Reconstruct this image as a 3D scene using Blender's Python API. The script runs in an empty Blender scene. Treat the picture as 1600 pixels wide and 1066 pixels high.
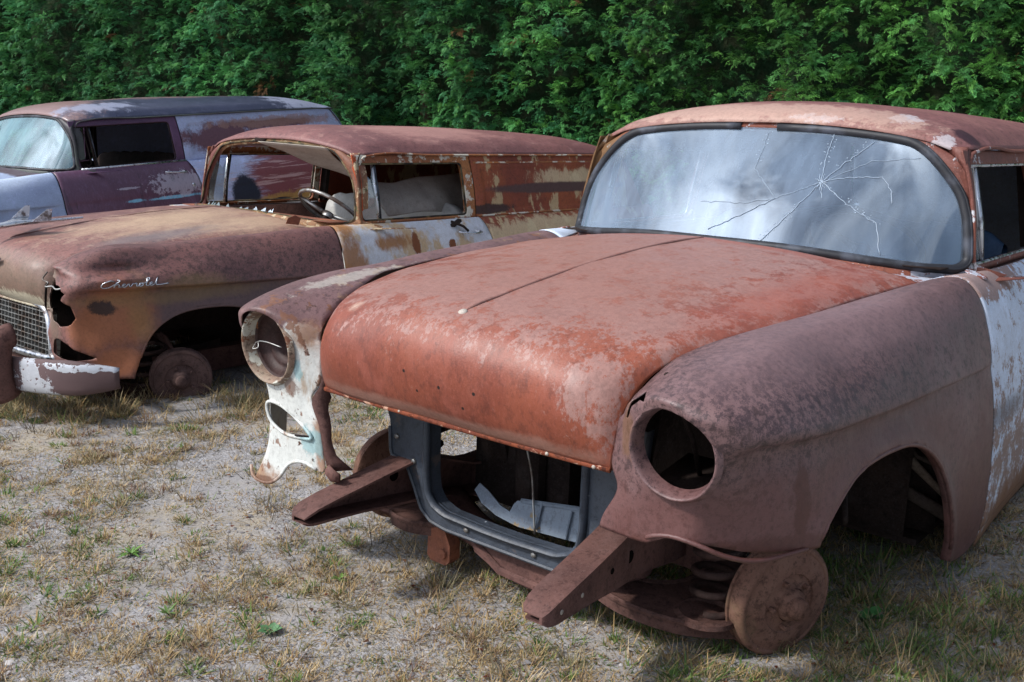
import bpy, math, random
import numpy as np
from mathutils import Vector, Matrix, noise as mnoise
SC = bpy.context.scene
COL = SC.collection
rad = math.radians
# ------------------------------------------------------------------ camera
cd = bpy.data.cameras.new("camera"); cam = bpy.data.objects.new("camera", cd); COL.objects.link(cam)
cam.location = (0, 0, 1.3295)
cam.rotation_euler = (rad(90 - 12.588), 0, 0)
cd.sensor_width = 36; cd.lens = 36 * 1547.3 / 1600; cd.clip_end = 500; cd.clip_start = .05
SC.camera = cam
# ------------------------------------------------------------------ light
SUN_AZ = rad(-112)      # direction the sun stands in, measured from +Y clockwise (negative: left of camera)
SUN_EL = rad(45)
sl = bpy.data.lights.new("sun", 'SUN'); sl.energy = 3.1; sl.angle = rad(4); sl.color = (1, .95, .88)
so = bpy.data.objects.new("sun", sl); COL.objects.link(so)
sd = Vector((math.sin(SUN_AZ) * math.cos(SUN_EL), math.cos(SUN_AZ) * math.cos(SUN_EL), math.sin(SUN_EL)))
so.rotation_euler = (-sd).to_track_quat('-Z', 'Y').to_euler(); so.location = (0, 0, 30)
W = bpy.data.worlds.new("World"); SC.world = W; W.use_nodes = True
nt = W.node_tree; nt.nodes.clear()
sky = nt.nodes.new('ShaderNodeTexSky'); sky.sky_type = 'NISHITA'; sky.sun_disc = False
sky.sun_elevation = SUN_EL; sky.sun_rotation = SUN_AZ
bg = nt.nodes.new('ShaderNodeBackground'); bg.inputs['Strength'].default_value = .095
wo = nt.nodes.new('ShaderNodeOutputWorld')
tc = nt.nodes.new('ShaderNodeTexCoord'); nz = nt.nodes.new('ShaderNodeTexNoise')
mp = nt.nodes.new('ShaderNodeMapping'); mp.inputs['Scale'].default_value = (1, 1, 2.4); mp.inputs['Location'].default_value = (.7, .2, .1)
nz.inputs['Scale'].default_value = 1.9; nz.inputs['Detail'].default_value = 7; nz.inputs['Roughness'].default_value = .55
cr_ = nt.nodes.new('ShaderNodeMapRange'); cr_.inputs['From Min'].default_value = .46; cr_.inputs['From Max'].default_value = .64; cr_.clamp = True
mx = nt.nodes.new('ShaderNodeMix'); mx.data_type = 'RGBA'
# clouds: brighter towards the sun, and thicker on its side of the sky
dt = nt.nodes.new('ShaderNodeVectorMath'); dt.operation = 'DOT_PRODUCT'; dt.inputs[1].default_value = sd
nt.links.new(tc.outputs['Generated'], dt.inputs[0])
pw = nt.nodes.new('ShaderNodeMath'); pw.operation = 'POWER'; mxm = nt.nodes.new('ShaderNodeMath'); mxm.operation = 'MAXIMUM'; mxm.inputs[1].default_value = 0
nt.links.new(dt.outputs['Value'], mxm.inputs[0]); nt.links.new(mxm.outputs[0], pw.inputs[0]); pw.inputs[1].default_value = 10
cl = nt.nodes.new('ShaderNodeMapRange'); cl.inputs['To Min'].default_value = 7.5; cl.inputs['To Max'].default_value = 58; nt.links.new(pw.outputs[0], cl.inputs['Value'])
cm_ = nt.nodes.new('ShaderNodeVectorMath'); cm_.operation = 'SCALE'; cm_.inputs[0].default_value = (.92, .98, 1.10); nt.links.new(cl.outputs[0], cm_.inputs['Scale'])
nt.links.new(cm_.outputs[0], mx.inputs['B'])
ma = nt.nodes.new('ShaderNodeMath'); ma.operation = 'MULTIPLY_ADD'; ma.inputs[1].default_value = .10
nt.links.new(dt.outputs['Value'], ma.inputs[0]); nt.links.new(nz.outputs['Fac'], ma.inputs[2])
nt.links.new(tc.outputs['Generated'], mp.inputs['Vector']); nt.links.new(mp.outputs[0], nz.inputs['Vector'])
nt.links.new(ma.outputs[0], cr_.inputs['Value']); nt.links.new(cr_.outputs[0], mx.inputs['Factor'])
nt.links.new(sky.outputs[0], mx.inputs['A']); nt.links.new(mx.outputs['Result'], bg.inputs['Color'])
nt.links.new(bg.outputs[0], wo.inputs['Surface'])
SC.view_settings.view_transform = 'Standard'; SC.view_settings.look = 'None'
SC.view_settings.exposure = 0.25; SC.view_settings.gamma = 1
SC.cycles.max_bounces = 8; SC.cycles.transparent_max_bounces = 12

# ------------------------------------------------------------------ materials
def lin(c):
    c = c / 255.0
    return c / 12.92 if c < .04045 else ((c + .055) / 1.055) ** 2.4
def rgb(r, g, b): return (lin(r), lin(g), lin(b), 1)
class NT:
    def __init__(s, name):
        s.m = bpy.data.materials.new(name); s.m.use_nodes = True; s.t = s.m.node_tree; s.t.nodes.clear()
        s.out = s.t.nodes.new('ShaderNodeOutputMaterial')
        s.tc = s.t.nodes.new('ShaderNodeTexCoord')
        s.P = s.tc.outputs['Object']
    def n(s, ty, **k):
        nd = s.t.nodes.new(ty)
        for a, b in k.items(): setattr(nd, a, b)
        return nd
    def put(s, sock, v):
        if v is None: return
        if hasattr(v, 'is_output'): s.t.links.new(v, sock)
        else: sock.default_value = v
    def noise(s, scale, detail=4, rough=.55, vec=None, stretch=None, dist=0):
        v = vec or s.P
        if stretch:
            mp = s.n('ShaderNodeMapping'); mp.inputs['Scale'].default_value = stretch; s.put(mp.inputs['Vector'], v); v = mp.outputs[0]
        nd = s.n('ShaderNodeTexNoise'); s.put(nd.inputs['Vector'], v)
        nd.inputs['Scale'].default_value = scale; nd.inputs['Detail'].default_value = detail; nd.inputs['Roughness'].default_value = rough
        nd.inputs['Distortion'].default_value = dist
        return nd.outputs['Fac']
    def math(s, op, a, b=None, c=None):
        nd = s.n('ShaderNodeMath', operation=op); s.put(nd.inputs[0], a); s.put(nd.inputs[1], b)
        if c is not None: s.put(nd.inputs[2], c)
        return nd.outputs[0]
    def ramp(s, v, a, b, lo=0., hi=1.):
        nd = s.n('ShaderNodeMapRange', interpolation_type='SMOOTHSTEP'); s.put(nd.inputs['Value'], v)
        nd.inputs['From Min'].default_value = a; nd.inputs['From Max'].default_value = b
        nd.inputs['To Min'].default_value = lo; nd.inputs['To Max'].default_value = hi
        return nd.outputs[0]
    def mix(s, f, a, b):
        nd = s.n('ShaderNodeMix', data_type='RGBA'); s.put(nd.inputs['Factor'], f); s.put(nd.inputs['A'], a); s.put(nd.inputs['B'], b)
        return nd.outputs['Result']
    def ell(s, c, r):        # 1 at centre, 0 on the ellipsoid, negative outside
        mp = s.n('ShaderNodeMapping'); s.put(mp.inputs['Vector'], s.P)
        mp.inputs['Location'].default_value = [-c[i] / r[i] for i in range(3)]
        mp.inputs['Scale'].default_value = [1 / r[i] for i in range(3)]
        l = s.n('ShaderNodeVectorMath', operation='LENGTH'); s.t.links.new(mp.outputs[0], l.inputs[0])
        return s.math('SUBTRACT', 1.0, l.outputs['Value'])
    def region(s, ells, amp, scale, soft=.1, stretch=None, detail=5):
        f = None
        for c, r in ells:
            e = s.ell(c, r); f = e if f is None else s.math('MAXIMUM', f, e)
        nz = s.noise(scale, detail, .6, stretch=stretch)
        f = s.math('ADD', f, s.math('MULTIPLY', s.math('SUBTRACT', nz, .5), amp))
        n2 = s.noise(scale * 6, 6, .7, stretch=stretch)
        f = s.math('ADD', f, s.math('MULTIPLY', s.math('SUBTRACT', n2, .5), .35 + .35 * amp))
        return s.ramp(f, -soft * 1.5 - .03, soft * 1.5 + .03)
    def bump(s, h, strength=.3, dist=.01, nrm=None):
        nd = s.n('ShaderNodeBump'); s.put(nd.inputs['Strength'], strength); nd.inputs['Distance'].default_value = dist
        s.put(nd.inputs['Height'], h); s.put(nd.inputs['Normal'], nrm); return nd.outputs[0]
    def bsdf(s, col, rough=.7, metal=0., nrm=None, spec=.4, **k):
        p = s.n('ShaderNodeBsdfPrincipled'); s.put(p.inputs['Base Color'], col); s.put(p.inputs['Roughness'], rough)
        s.put(p.inputs['Metallic'], metal); s.put(p.inputs['Normal'], nrm); p.inputs['Specular IOR Level'].default_value = spec
        for a, b in k.items(): s.put(p.inputs[a.replace('_', ' ')], b)
        s.t.links.new(p.outputs[0], s.out.inputs['Surface']); return p

def rusty(name, a, b, c=None, layers=(), speck=.5, mott=2.5, rough=.62, spec=.35, streak=None, pit=1.0, scale=None):
    """a/b two rust tones mottled, c dark specks, then layers (colour, ellipsoids | None, amp, scale, soft, bias)"""
    n = NT(name)
    big = n.ramp(n.noise(mott, 6, .6, stretch=streak), .35, .65)
    col = n.mix(big, a, b)
    fine = n.noise(70, 8, .75, stretch=streak)
    col = n.mix(n.math('MULTIPLY', n.ramp(fine, .50, .68), speck), col, c or tuple(x * .45 for x in a[:3]) + (1,))
    med = n.noise(14, 5, .65, stretch=streak)
    light = tuple(min(1, x * 1.55 + .02) for x in b[:3]) + (1,)
    col = n.mix(n.math('MULTIPLY', n.ramp(med, .50, .72), .50), col, light)
    mic = n.noise(150, 3, .7, stretch=streak)
    col = n.mix(n.math('MULTIPLY', n.ramp(mic, .52, .64), .42), col, light)
    col = n.mix(n.math('MULTIPLY', n.ramp(n.noise(38, 6, .75, stretch=streak), .52, .62), .60 * speck + .10), col, c or tuple(x * .45 for x in a[:3]) + (1,))
    if scale:      # (colour, ellipsoids where it gathers, gain, threshold, noise scale, streak)
        sc_, els, gain, thr, ns, st_ = scale
        e = None
        for q in els:
            w = n.ell(*q); e = w if e is None else n.math('MAXIMUM', e, w)
        v = n.math('ADD', n.math('ADD', n.math('MULTIPLY', n.noise(ns, 12, .72, stretch=st_), .62), n.math('MULTIPLY', n.noise(ns * 6.5, 8, .75, stretch=st_), .38)), n.math('MULTIPLY', n.math('MINIMUM', n.math('MAXIMUM', e, -1.), .6), gain))
        ms = n.ramp(v, thr - .015, thr + .045)
        col = n.mix(n.math('MULTIPLY', ms, .85), col, n.mix(n.ramp(n.noise(60, 6, .75), .4, .62), sc_, tuple(x * .74 for x in sc_[:3]) + (1,)))
    rg = n.math('ADD', rough, n.math('MULTIPLY', n.math('SUBTRACT', med, .5), .35))
    for L in layers:
        lc, ells, amp, sc, soft = L[:5]
        st = L[5] if len(L) > 5 else None; op = L[6] if len(L) > 6 else 1
        if ells is None:
            m = n.ramp(n.math('ADD', n.noise(sc, 6, .62, stretch=st), n.math('MULTIPLY', n.math('SUBTRACT', n.noise(sc * 7, 5, .7, stretch=st), .5), .18)), amp, amp + soft)
        else:
            m = n.region(ells, amp, sc, soft, st)
        if op != 1: m = n.math('MULTIPLY', m, op)
        lc2 = n.mix(n.ramp(fine, .4, .75), lc, tuple(x * .72 for x in lc[:3]) + (1,))
        col = n.mix(m, col, lc2)
    nr = n.bump(n.math('ADD', n.math('MULTIPLY', fine, .35), n.math('ADD', med, n.math('MULTIPLY', n.noise(220, 2), .25))), .42 * pit, .004)
    nr = n.bump(n.noise(3.2, 2), .35, .02, nr)
    n.bsdf(col, rg, 0, nr, spec)
    return n.m

# ------------------------------------------------------------------ mesh building
def new_obj(name, V, F, mat=None, parent=None, smooth=True, thick=0, label=None, autos=None):
    me = bpy.data.meshes.new(name)
    me.from_pydata([tuple(map(float, v)) for v in V], [], [tuple(int(i) for i in f) for f in F]); me.validate(); me.update()
    if smooth:
        me.polygons.foreach_set('use_smooth', [True] * len(me.polygons))
        if autos: me.set_sharp_from_angle(angle=rad(autos))
    o = bpy.data.objects.new(name, me); COL.objects.link(o)
    if mat: me.materials.append(mat)
    if parent: o.parent = parent
    if thick:
        md = o.modifiers.new('thickness', 'SOLIDIFY'); md.thickness = thick; md.offset = -1
    if label: o['label'] = label
    return o
def tag(o, label=None, cat=None, group=None, kind=None):
    for k, v in (('label', label), ('category', cat), ('group', group), ('kind', kind)):
        if v: o[k] = v
    return o
def copy_mesh_obj(o, parent, name=None, mat=None):
    c = o.copy(); COL.objects.link(c); c.parent = parent
    if mat:
        c.data = o.data.copy(); c.data.materials.clear(); c.data.materials.append(mat)
    return c

class MB:
    def __init__(s): s.V = []; s.F = []
    def add(s, V, F):
        b = len(s.V); s.V += [tuple(v) for v in V]; s.F += [tuple(i + b for i in f) for f in F]; return s
    def box(s, c, size, rot=None, taper=None):
        hx, hy, hz = [q / 2 for q in size]
        P = [Vector((x, y, z)) for z in (-hz, hz) for y in (-hy, hy) for x in (-hx, hx)]
        M = rot if rot is not None else Matrix.Identity(3)
        P = [M @ p + Vector(c) for p in P]
        return s.add(P, [(0, 2, 3, 1), (4, 5, 7, 6), (0, 1, 5, 4), (2, 6, 7, 3), (0, 4, 6, 2), (1, 3, 7, 5)])
    def tube(s, path, r, n=8, closed=False, flat=None, caps=True, up=None):
        P = [Vector(p) for p in path]; m = len(P)
        rs = r if hasattr(r, '__len__') else [r] * m
        prev = None; rings = []
        for i in range(m):
            if closed: t = P[(i + 1) % m] - P[i - 1]
            else: t = P[min(i + 1, m - 1)] - P[max(i - 1, 0)]
            t.normalize()
            if prev is None:
                a = Vector(up) if up else (Vector((0, 0, 1)) if abs(t.z) < .9 else Vector((1, 0, 0)))
                u = a - t * a.dot(t); u.normalize()
            else:
                u = prev - t * prev.dot(t); u.normalize()
            prev = u; w = t.cross(u)
            fu, fw = (flat if flat else (1, 1))
            rings.append([P[i] + (u * math.cos(2 * math.pi * k / n) * fu + w * math.sin(2 * math.pi * k / n) * fw) * rs[i] for k in range(n)])
        V = [v for rg in rings for v in rg]; F = []
        for i in range(m if closed else m - 1):
            j = (i + 1) % m
            for k in range(n):
                F.append((i * n + k, i * n + (k + 1) % n, j * n + (k + 1) % n, j * n + k))
        if caps and not closed:
            F.append(tuple(range(n))[::-1]); F.append(tuple((m - 1) * n + k for k in range(n)))
        return s.add(V, F)
    def lathe(s, prof, origin, axis, n=40):
        """prof list of (dist along axis, radius)"""
        ax = Vector(axis).normalized(); a = Vector((0, 0, 1)) if abs(ax.z) < .9 else Vector((1, 0, 0))
        u = (a - ax * a.dot(ax)).normalized(); w = ax.cross(u); O = Vector(origin)
        V = []; F = []
        for d, r in prof:
            for k in range(n):
                an = 2 * math.pi * k / n
                V.append(O + ax * d + (u * math.cos(an) + w * math.sin(an)) * r)
        for i in range(len(prof) - 1):
            for k in range(n):
                F.append((i * n + k, i * n + (k + 1) % n, (i + 1) * n + (k + 1) % n, (i + 1) * n + k))
        return s.add(V, F)
    def plate(s, poly, frame, th):
        """poly 2D list, frame = (origin, ex, ey), extruded by th along ex x ey"""
        O, ex, ey = [Vector(q) for q in frame]; nz = ex.cross(ey).normalized()
        n = len(poly)
        A = [O + ex * p[0] + ey * p[1] for p in poly]; B = [a + nz * th for a in A]
        F = [tuple(range(n))[::-1], tuple(range(n, 2 * n))]
        F += [(i, (i + 1) % n, n + (i + 1) % n, n + i) for i in range(n)]
        return s.add(A + B, F)
    def sphere(s, c, r, n=12, m=8, sc=(1, 1, 1)):
        V = []; F = []
        for i in range(m + 1):
            th = math.pi * i / m
            for k in range(n):
                ph = 2 * math.pi * k / n
                V.append((c[0] + r * sc[0] * math.sin(th) * math.cos(ph), c[1] + r * sc[1] * math.sin(th) * math.sin(ph), c[2] + r * sc[2] * math.cos(th)))
        for i in range(m):
            for k in range(n):
                F.append((i * n + k, (i + 1) * n + k, (i + 1) * n + (k + 1) % n, i * n + (k + 1) % n))
        return s.add(V, F)
    def grid(s, G):
        G = np.asarray(G); a, b = G.shape[:2]
        F = [(i * b + j, (i + 1) * b + j, (i + 1) * b + j + 1, i * b + j + 1) for i in range(a - 1) for j in range(b - 1)]
        return s.add(G.reshape(-1, 3), F)
    def mirrored(s):
        m = MB(); m.V = [(v[0], -v[1], v[2]) for v in s.V]; m.F = [f[::-1] for f in s.F]; return m
    def obj(s, name, mat=None, parent=None, **k): return new_obj(name, s.V, s.F, mat, parent, **k)

def spline(P, s, t):
    """nonuniform cubic Hermite through P[k] at nodes s[k], at t; P (K,...)"""
    P = np.asarray(P, float); K = len(P); s = np.asarray(s, float)
    d = np.diff(s); sl = np.diff(P, axis=0) / d.reshape(-1, *([1] * (P.ndim - 1)))
    m = np.empty_like(P); m[0] = sl[0]; m[-1] = sl[-1]
    for k in range(1, K - 1):
        m[k] = (sl[k - 1] * d[k] + sl[k] * d[k - 1]) / (d[k] + d[k - 1])
    t = np.asarray(t, float); i = np.clip(np.searchsorted(s, t, side='right') - 1, 0, K - 2)
    h = d[i]; x = (t - s[i]) / h
    sh = [-1] + [1] * (P.ndim - 1); x = x.reshape(sh); h = h.reshape(sh)
    return ((2 * x**3 - 3 * x**2 + 1) * P[i] + (x**3 - 2 * x**2 + x) * h * m[i] + (-2 * x**3 + 3 * x**2) * P[i + 1] + (x**3 - x**2) * h * m[i + 1])
def nodes(G):
    d = np.linalg.norm(np.diff(G, axis=0), axis=-1).reshape(len(G) - 1, -1).mean(axis=1)
    return np.concatenate([[0], np.cumsum(np.maximum(d, 1e-4))])
def samples(s, step):
    """step: scalar or per-interval list"""
    out = [s[0]]
    for k in range(len(s) - 1):
        st = step[k] if hasattr(step, '__len__') else step
        n = max(1, int(round((s[k + 1] - s[k]) / st)))
        out += list(np.linspace(s[k], s[k + 1], n + 1)[1:])
    return np.array(out)
def surf(G, su, sv):
    G = np.asarray(G, float)
    s = nodes(G); A = spline(G, s, samples(s, su))
    B = np.swapaxes(A, 0, 1); s2 = nodes(np.swapaxes(G, 0, 1)); B = spline(B, s2, samples(s2, sv))
    return np.swapaxes(B, 0, 1)
def curve(P, step):
    P = np.asarray(P, float); s = nodes(P[:, None, :]); return spline(P, s, samples(s, step))

class Sheet:
    """open surface that can be clipped by scalar fields"""
    def __init__(s, G):
        a, b = G.shape[:2]; s.V = [tuple(v) for v in G.reshape(-1, 3)]
        s.F = [(i * b + j, (i + 1) * b + j, (i + 1) * b + j + 1, i * b + j + 1) for i in range(a - 1) for j in range(b - 1)]
        s.edges = []
    def copy(s):
        c = Sheet.__new__(Sheet); c.V = list(s.V); c.F = list(s.F); c.edges = []; return c
    def arr(s): return np.array(s.V)
    def clip(s, fn):
        """keep where fn(V)>0"""
        d = fn(s.arr()); pos = d > 0; nF = []; cache = {}; edges = []
        for f in s.F:
            k = [pos[i] for i in f]
            if all(k): nF.append(f); continue
            if not any(k): continue
            out = []; cr = []
            n = len(f)
            for i in range(n):
                a, b = f[i], f[(i + 1) % n]
                if pos[a]: out.append(a)
                if pos[a] != pos[b]:
                    key = (min(a, b), max(a, b))
                    if key not in cache:
                        t = d[a] / (d[a] - d[b]); va, vb = s.V[a], s.V[b]
                        s.V.append(tuple(va[q] + t * (vb[q] - va[q]) for q in range(3))); cache[key] = len(s.V) - 1
                    out.append(cache[key]); cr.append((cache[key], bool(pos[a])))
            if len(out) >= 3: nF.append(tuple(out))
            if len(cr) == 2: edges.append((cr[1][0], cr[0][0]) if cr[0][1] else (cr[0][0], cr[1][0]))
        s.F = nF; s.edges = edges; return s
    def flange(s, vec, steps=((.5, 0), (1, 0)), edges=None):
        """extrude the edges made by the last clip; vec array or fn(V)->offset"""
        edges = edges or s.edges; ids = {}
        V = s.arr()
        def g(i):
            if i not in ids:
                p = V[i]; v = vec(p) if callable(vec) else np.array(vec); s.V.append(tuple(p + v)); ids[i] = len(s.V) - 1
            return ids[i]
        for a, b in edges: s.F.append((a, b, g(b), g(a)))
        return s
    def displace(s, fn):
        V = s.arr(); V = V + fn(V); s.V = [tuple(v) for v in V]; return s
    def mirror(s):
        s.V = [(v[0], -v[1], v[2]) for v in s.V]; s.F = [f[::-1] for f in s.F]; return s
    def clean(s):
        used = sorted({i for f in s.F for i in f}); mp = {o: n for n, o in enumerate(used)}
        s.V = [s.V[i] for i in used]; s.F = [tuple(mp[i] for i in f) for f in s.F]
        s.F = [f for f in s.F if len(set(f)) >= 3]; s.edges = []; return s
    def obj(s, name, mat, parent, thick=.0025, **k):
        s.clean(); return new_obj(name, s.V, s.F, mat, parent, thick=thick, **k)

def polyfield(poly, ax, cond=None):
    """field >0 outside polygon (points projected on axes ax), <0 inside"""
    P = np.array(poly, float)
    def fn(V):
        q = V[:, list(ax)]; n = len(P); D = np.full(len(q), 1e9); ins = np.zeros(len(q), bool)
        for i in range(n):
            a, b = P[i], P[(i + 1) % n]; ab = b - a
            t = np.clip(((q - a) @ ab) / (ab @ ab + 1e-12), 0, 1)
            D = np.minimum(D, np.linalg.norm(q - a - t[:, None] * ab, axis=1))
            c = ((a[1] > q[:, 1]) != (b[1] > q[:, 1]))
            with np.errstate(divide='ignore', invalid='ignore'):
                xi = a[0] + (q[:, 1] - a[1]) * (b[0] - a[0]) / (b[1] - a[1] + 1e-12)
            ins ^= (c & (q[:, 0] < xi))
        d = np.where(ins, -D, D)
        if cond is not None: d = np.where(cond(V), d, 1.0)
        return d
    return fn
def smooth_poly(P, n=8):
    P = list(P); Q = np.array(P + [P[0]], float)
    ext = np.array([P[-1]] + P + [P[0], P[1]], float); out = []
    for i in range(len(P)):
        a, b, c, d = ext[i], ext[i + 1], ext[i + 2], ext[i + 3]
        for k in range(n):
            t = k / n
            out.append(.5 * ((2 * b) + (-a + c) * t + (2 * a - 5 * b + 4 * c - d) * t * t + (-a + 3 * b - 3 * c + d) * t**3))
    return np.array(out)
def jag(P, amp, seed=1, sub=3):
    r = random.Random(seed); out = []
    for i in range(len(P)):
        a = np.array(P[i]); b = np.array(P[(i + 1) % len(P)])
        for k in range(sub):
            q = a + (b - a) * k / sub; out.append(q + np.array([r.uniform(-amp, amp), r.uniform(-amp, amp)]))
    return np.array(out)
# ------------------------------------------------------------------ car body geometry (x forward, y to the driver's side, z up)
def col(*p): return list(p)
XZ = (0, 2); YZ = (1, 2)
side_cols = []
def C0(x, L): side_cols.append([(x, y, z) for y, z in L])
side_cols += [
 [(.615,.505,.69),(.62,.502,.68),(.625,.50,.675),(.628,.497,.665),(.63,.494,.65),(.632,.49,.63),(.635,.487,.60),(.64,.485,.55),(.652,.51,.50),(.655,.475,.42),(.65,.46,.32),(.645,.44,.18)],
 [(.605,.508,.70),(.65,.545,.71),(.68,.555,.712),(.69,.56,.70),(.69,.56,.68),(.685,.56,.655),(.68,.56,.62),(.675,.56,.56),(.67,.565,.50),(.665,.565,.42),(.66,.565,.31),(.665,.57,.18)],
 [(.585,.515,.715),(.66,.58,.735),(.715,.62,.74),(.722,.64,.725),(.71,.645,.69),(.70,.645,.655),(.69,.64,.62),(.68,.64,.56),(.667,.64,.495),(.662,.645,.42),(.66,.65,.31),(.67,.66,.18)],
 [(.55,.522,.735),(.64,.61,.76),(.715,.67,.748),(.725,.71,.725),(.712,.735,.69),(.70,.735,.655),(.69,.728,.62),(.672,.715,.56),(.655,.705,.495),(.65,.70,.42),(.655,.708,.31),(.668,.768,.18)],
 [(.50,.535,.762),(.59,.62,.778),(.66,.69,.766),(.69,.755,.732),(.688,.787,.69),(.675,.79,.66),(.655,.775,.63),(.63,.76,.56),(.615,.745,.495),(.61,.735,.42),(.61,.735,.31),(.61,.76,.18)],
 [(.43,.555,.782),(.51,.64,.79),(.57,.715,.782),(.61,.778,.745),(.62,.818,.70),(.61,.822,.668),(.59,.795,.638),(.57,.79,.56),(.56,.785,.495),(.555,.78,.42),(.55,.775,.31),(.55,.79,.18)],
 [(.31,.600,.806),(.36,.67,.81),(.40,.73,.803),(.42,.795,.765),(.43,.852,.70),(.425,.862,.660),(.42,.842,.632),(.42,.848,.56),(.42,.853,.495),(.42,.853,.40),(.42,.852,.30),(.42,.85,.18)]]
C0(.22,[(.615,.812),(.67,.818),(.725,.812),(.79,.77),(.864,.70),(.877,.652),(.862,.626),(.868,.56),(.874,.48),(.875,.38),(.87,.28),(.87,.15)])
C0(0,[(.645,.822),(.70,.83),(.75,.825),(.81,.785),(.872,.70),(.888,.642),(.877,.616),(.887,.56),(.895,.48),(.90,.38),(.90,.25),(.89,.10)])
C0(-.38,[(.665,.83),(.72,.843),(.775,.842),(.828,.80),(.885,.70),(.902,.638),(.896,.612),(.908,.55),(.922,.45),(.93,.33),(.928,.2),(.912,.06)])
C0(-.75,[(.69,.835),(.745,.857),(.80,.858),(.845,.82),(.893,.70),(.908,.632),(.909,.606),(.924,.54),(.94,.42),(.948,.28),(.946,.15),(.93,.04)])
C0(-1.0,[(.768,.845),(.785,.856),(.808,.855),(.848,.815),(.895,.70),(.909,.632),(.911,.606),(.924,.54),(.94,.42),(.946,.28),(.943,.15),(.92,.04)])
C0(-2.0,[(.765,.842),(.783,.852),(.806,.851),(.846,.812),(.895,.70),(.908,.632),(.910,.606),(.922,.54),(.935,.42),(.94,.28),(.935,.15),(.91,.05)])
C0(-3.0,[(.755,.84),(.773,.85),(.796,.849),(.836,.81),(.885,.70),(.898,.632),(.900,.606),(.912,.54),(.925,.42),(.93,.28),(.925,.17),(.90,.08)])
C0(-3.7,[(.735,.84),(.753,.85),(.776,.849),(.811,.81),(.855,.70),(.868,.632),(.870,.606),(.882,.54),(.89,.42),(.89,.28),(.88,.19),(.86,.12)])
C0(-4.02,[(.70,.84),(.715,.85),(.735,.849),(.765,.81),(.80,.70),(.81,.632),(.81,.606),(.82,.54),(.82,.42),(.82,.28),(.81,.2),(.79,.14)])
su = [.009]*6 + [.012]*2 + [.014]*2 + [.03] + [.045]*4
SIDE = Sheet(surf(side_cols, su, [.012]*4 + [.005, .005] + [.014]*6))
def crease(V):
    x, z = V[:, 0], V[:, 2]; zc = np.interp(x, [-4, -.75, -.35, .03, .34, .62], [.617, .617, .630, .640, .650, .657]); d = z - zc
    A = .016 * np.clip((x + .72) / .12, 0, 1) * np.clip((.66 - x) / .08, 0, 1)
    up_ = np.clip((d + .006) / .010, 0, 1); o = np.zeros_like(V)
    o[:, 1] = A * (up_ * np.exp(-np.clip(d, 0, 1) / .045) - .55 * (1 - up_) * np.exp(np.clip(d, -1, 0) / .035)); return o
SIDE.displace(crease)
def arch_field(cx, pts): return polyfield(smooth_poly(pts), XZ, lambda V: V[:, 2] < .62)
ARCH = [(-.47,-.15),(-.46,.10),(-.415,.22),(-.335,.345),(-.245,.44),(-.145,.50),(-.03,.53),(.12,.535),(.23,.52),(.315,.485),(.37,.44),(.405,.38),(.435,.30),(.455,.20),(.47,-.15)]
archf = arch_field(0, ARCH)
RARCH = [(-3.22,-.15),(-3.2,.15),(-3.1,.32),(-2.95,.43),(-2.8,.46),(-2.65,.43),(-2.5,.32),(-2.4,.15),(-2.38,-.15)]
rarchf = arch_field(0, RARCH)
HL = (.660, .625)
def hlf(r=.090):
    return lambda V: np.where(V[:, 0] > .55, np.hypot(V[:, 1] - HL[0], (V[:, 2] - HL[1])) - r, 1.0)
def plane(ax, v, sgn): return lambda V: sgn * (V[:, ax] - v)
def arch_flare(V):
    d = archf(V); f = .013 * np.exp(-(d / .035) ** 2); out = np.zeros_like(V); out[:, 1] = f; return out
def notch(v):
    def f(p):
        return np.array([0, -.022, 0])
    return f
def seamx(V):   # door rear edge
    z = V[:, 2]; return np.interp(z, [0, .3, .6, .74, .86, 1.3], [-1.985, -1.995, -1.99, -1.965, -1.935, -1.945])

def fender_sheet(low=None, hl=.090, extra=(), dent=None):
    s = SIDE.copy()
    s.clip(lambda V: V[:, 0] + .746)
    s.displace(arch_flare)
    if dent: s.displace(dent)
    s.clip(lambda V: V[:, 2] - np.where(V[:, 0] < -.4, .05 + 1.4 * (V[:, 0] + .63) ** 2, .05))
    if low: s.clip(low)
    for e in extra: s.clip(e); 
    if hl: s.clip(hlf(hl))
    s.clip(archf); s.flange(lambda p: np.array([.0, -.024, 0]))
    # rear return flange
    return s
def door_sheet():
    s = SIDE.copy(); s.clip(lambda V: -.754 - V[:, 0]); s.clip(lambda V: V[:, 0] - seamx(V) - .004); s.clip(lambda V: V[:, 2] - .10)
    return s
def quarter_sheet():
    s = SIDE.copy(); s.clip(lambda V: seamx(V) - .004 - V[:, 0]); s.clip(rarchf); s.flange((0, -.02, 0)); return s
def rocker_sheet():
    s = SIDE.copy(); s.clip(lambda V: -.754 - V[:, 0]); s.clip(lambda V: V[:, 0] - seamx(V)); s.clip(lambda V: .095 - V[:, 2]); return s

# upper side (window frames, load side)
up = []
for x in (-.965, -1.4, -1.95, -2.6, -3.2, -3.6, -3.97):
    k = 1 if x > -3.3 else .98 if x > -3.7 else .93
    up.append([(x + (0 if x > -3.5 else .0), .772 * k, .852), (x, .765 * k, .93), (x, .750 * k, 1.03), (x, .729 * k, 1.12), (x, .704 * k, 1.20), (x, .690 * k, 1.24)])
UP = Sheet(surf(up, [.012, .012, .02, .02, .03, .03], [.012]*5))
def rrect(x0, x1, z0, z1, r, n=6, skew=0):
    P = []
    for cx, cz, a0 in ((x1 - r, z1 - r, 0), (x0 + r, z1 - r, 90), (x0 + r, z0 + r, 180), (x1 - r, z0 + r, 270)):
        for k in range(n + 1):
            a = rad(a0 + 90 * k / n); P.append((cx + r * math.cos(a), cz + r * math.sin(a)))
    return P
WIN = rrect(-1.862, -.997, .872, 1.192, .028)
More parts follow.
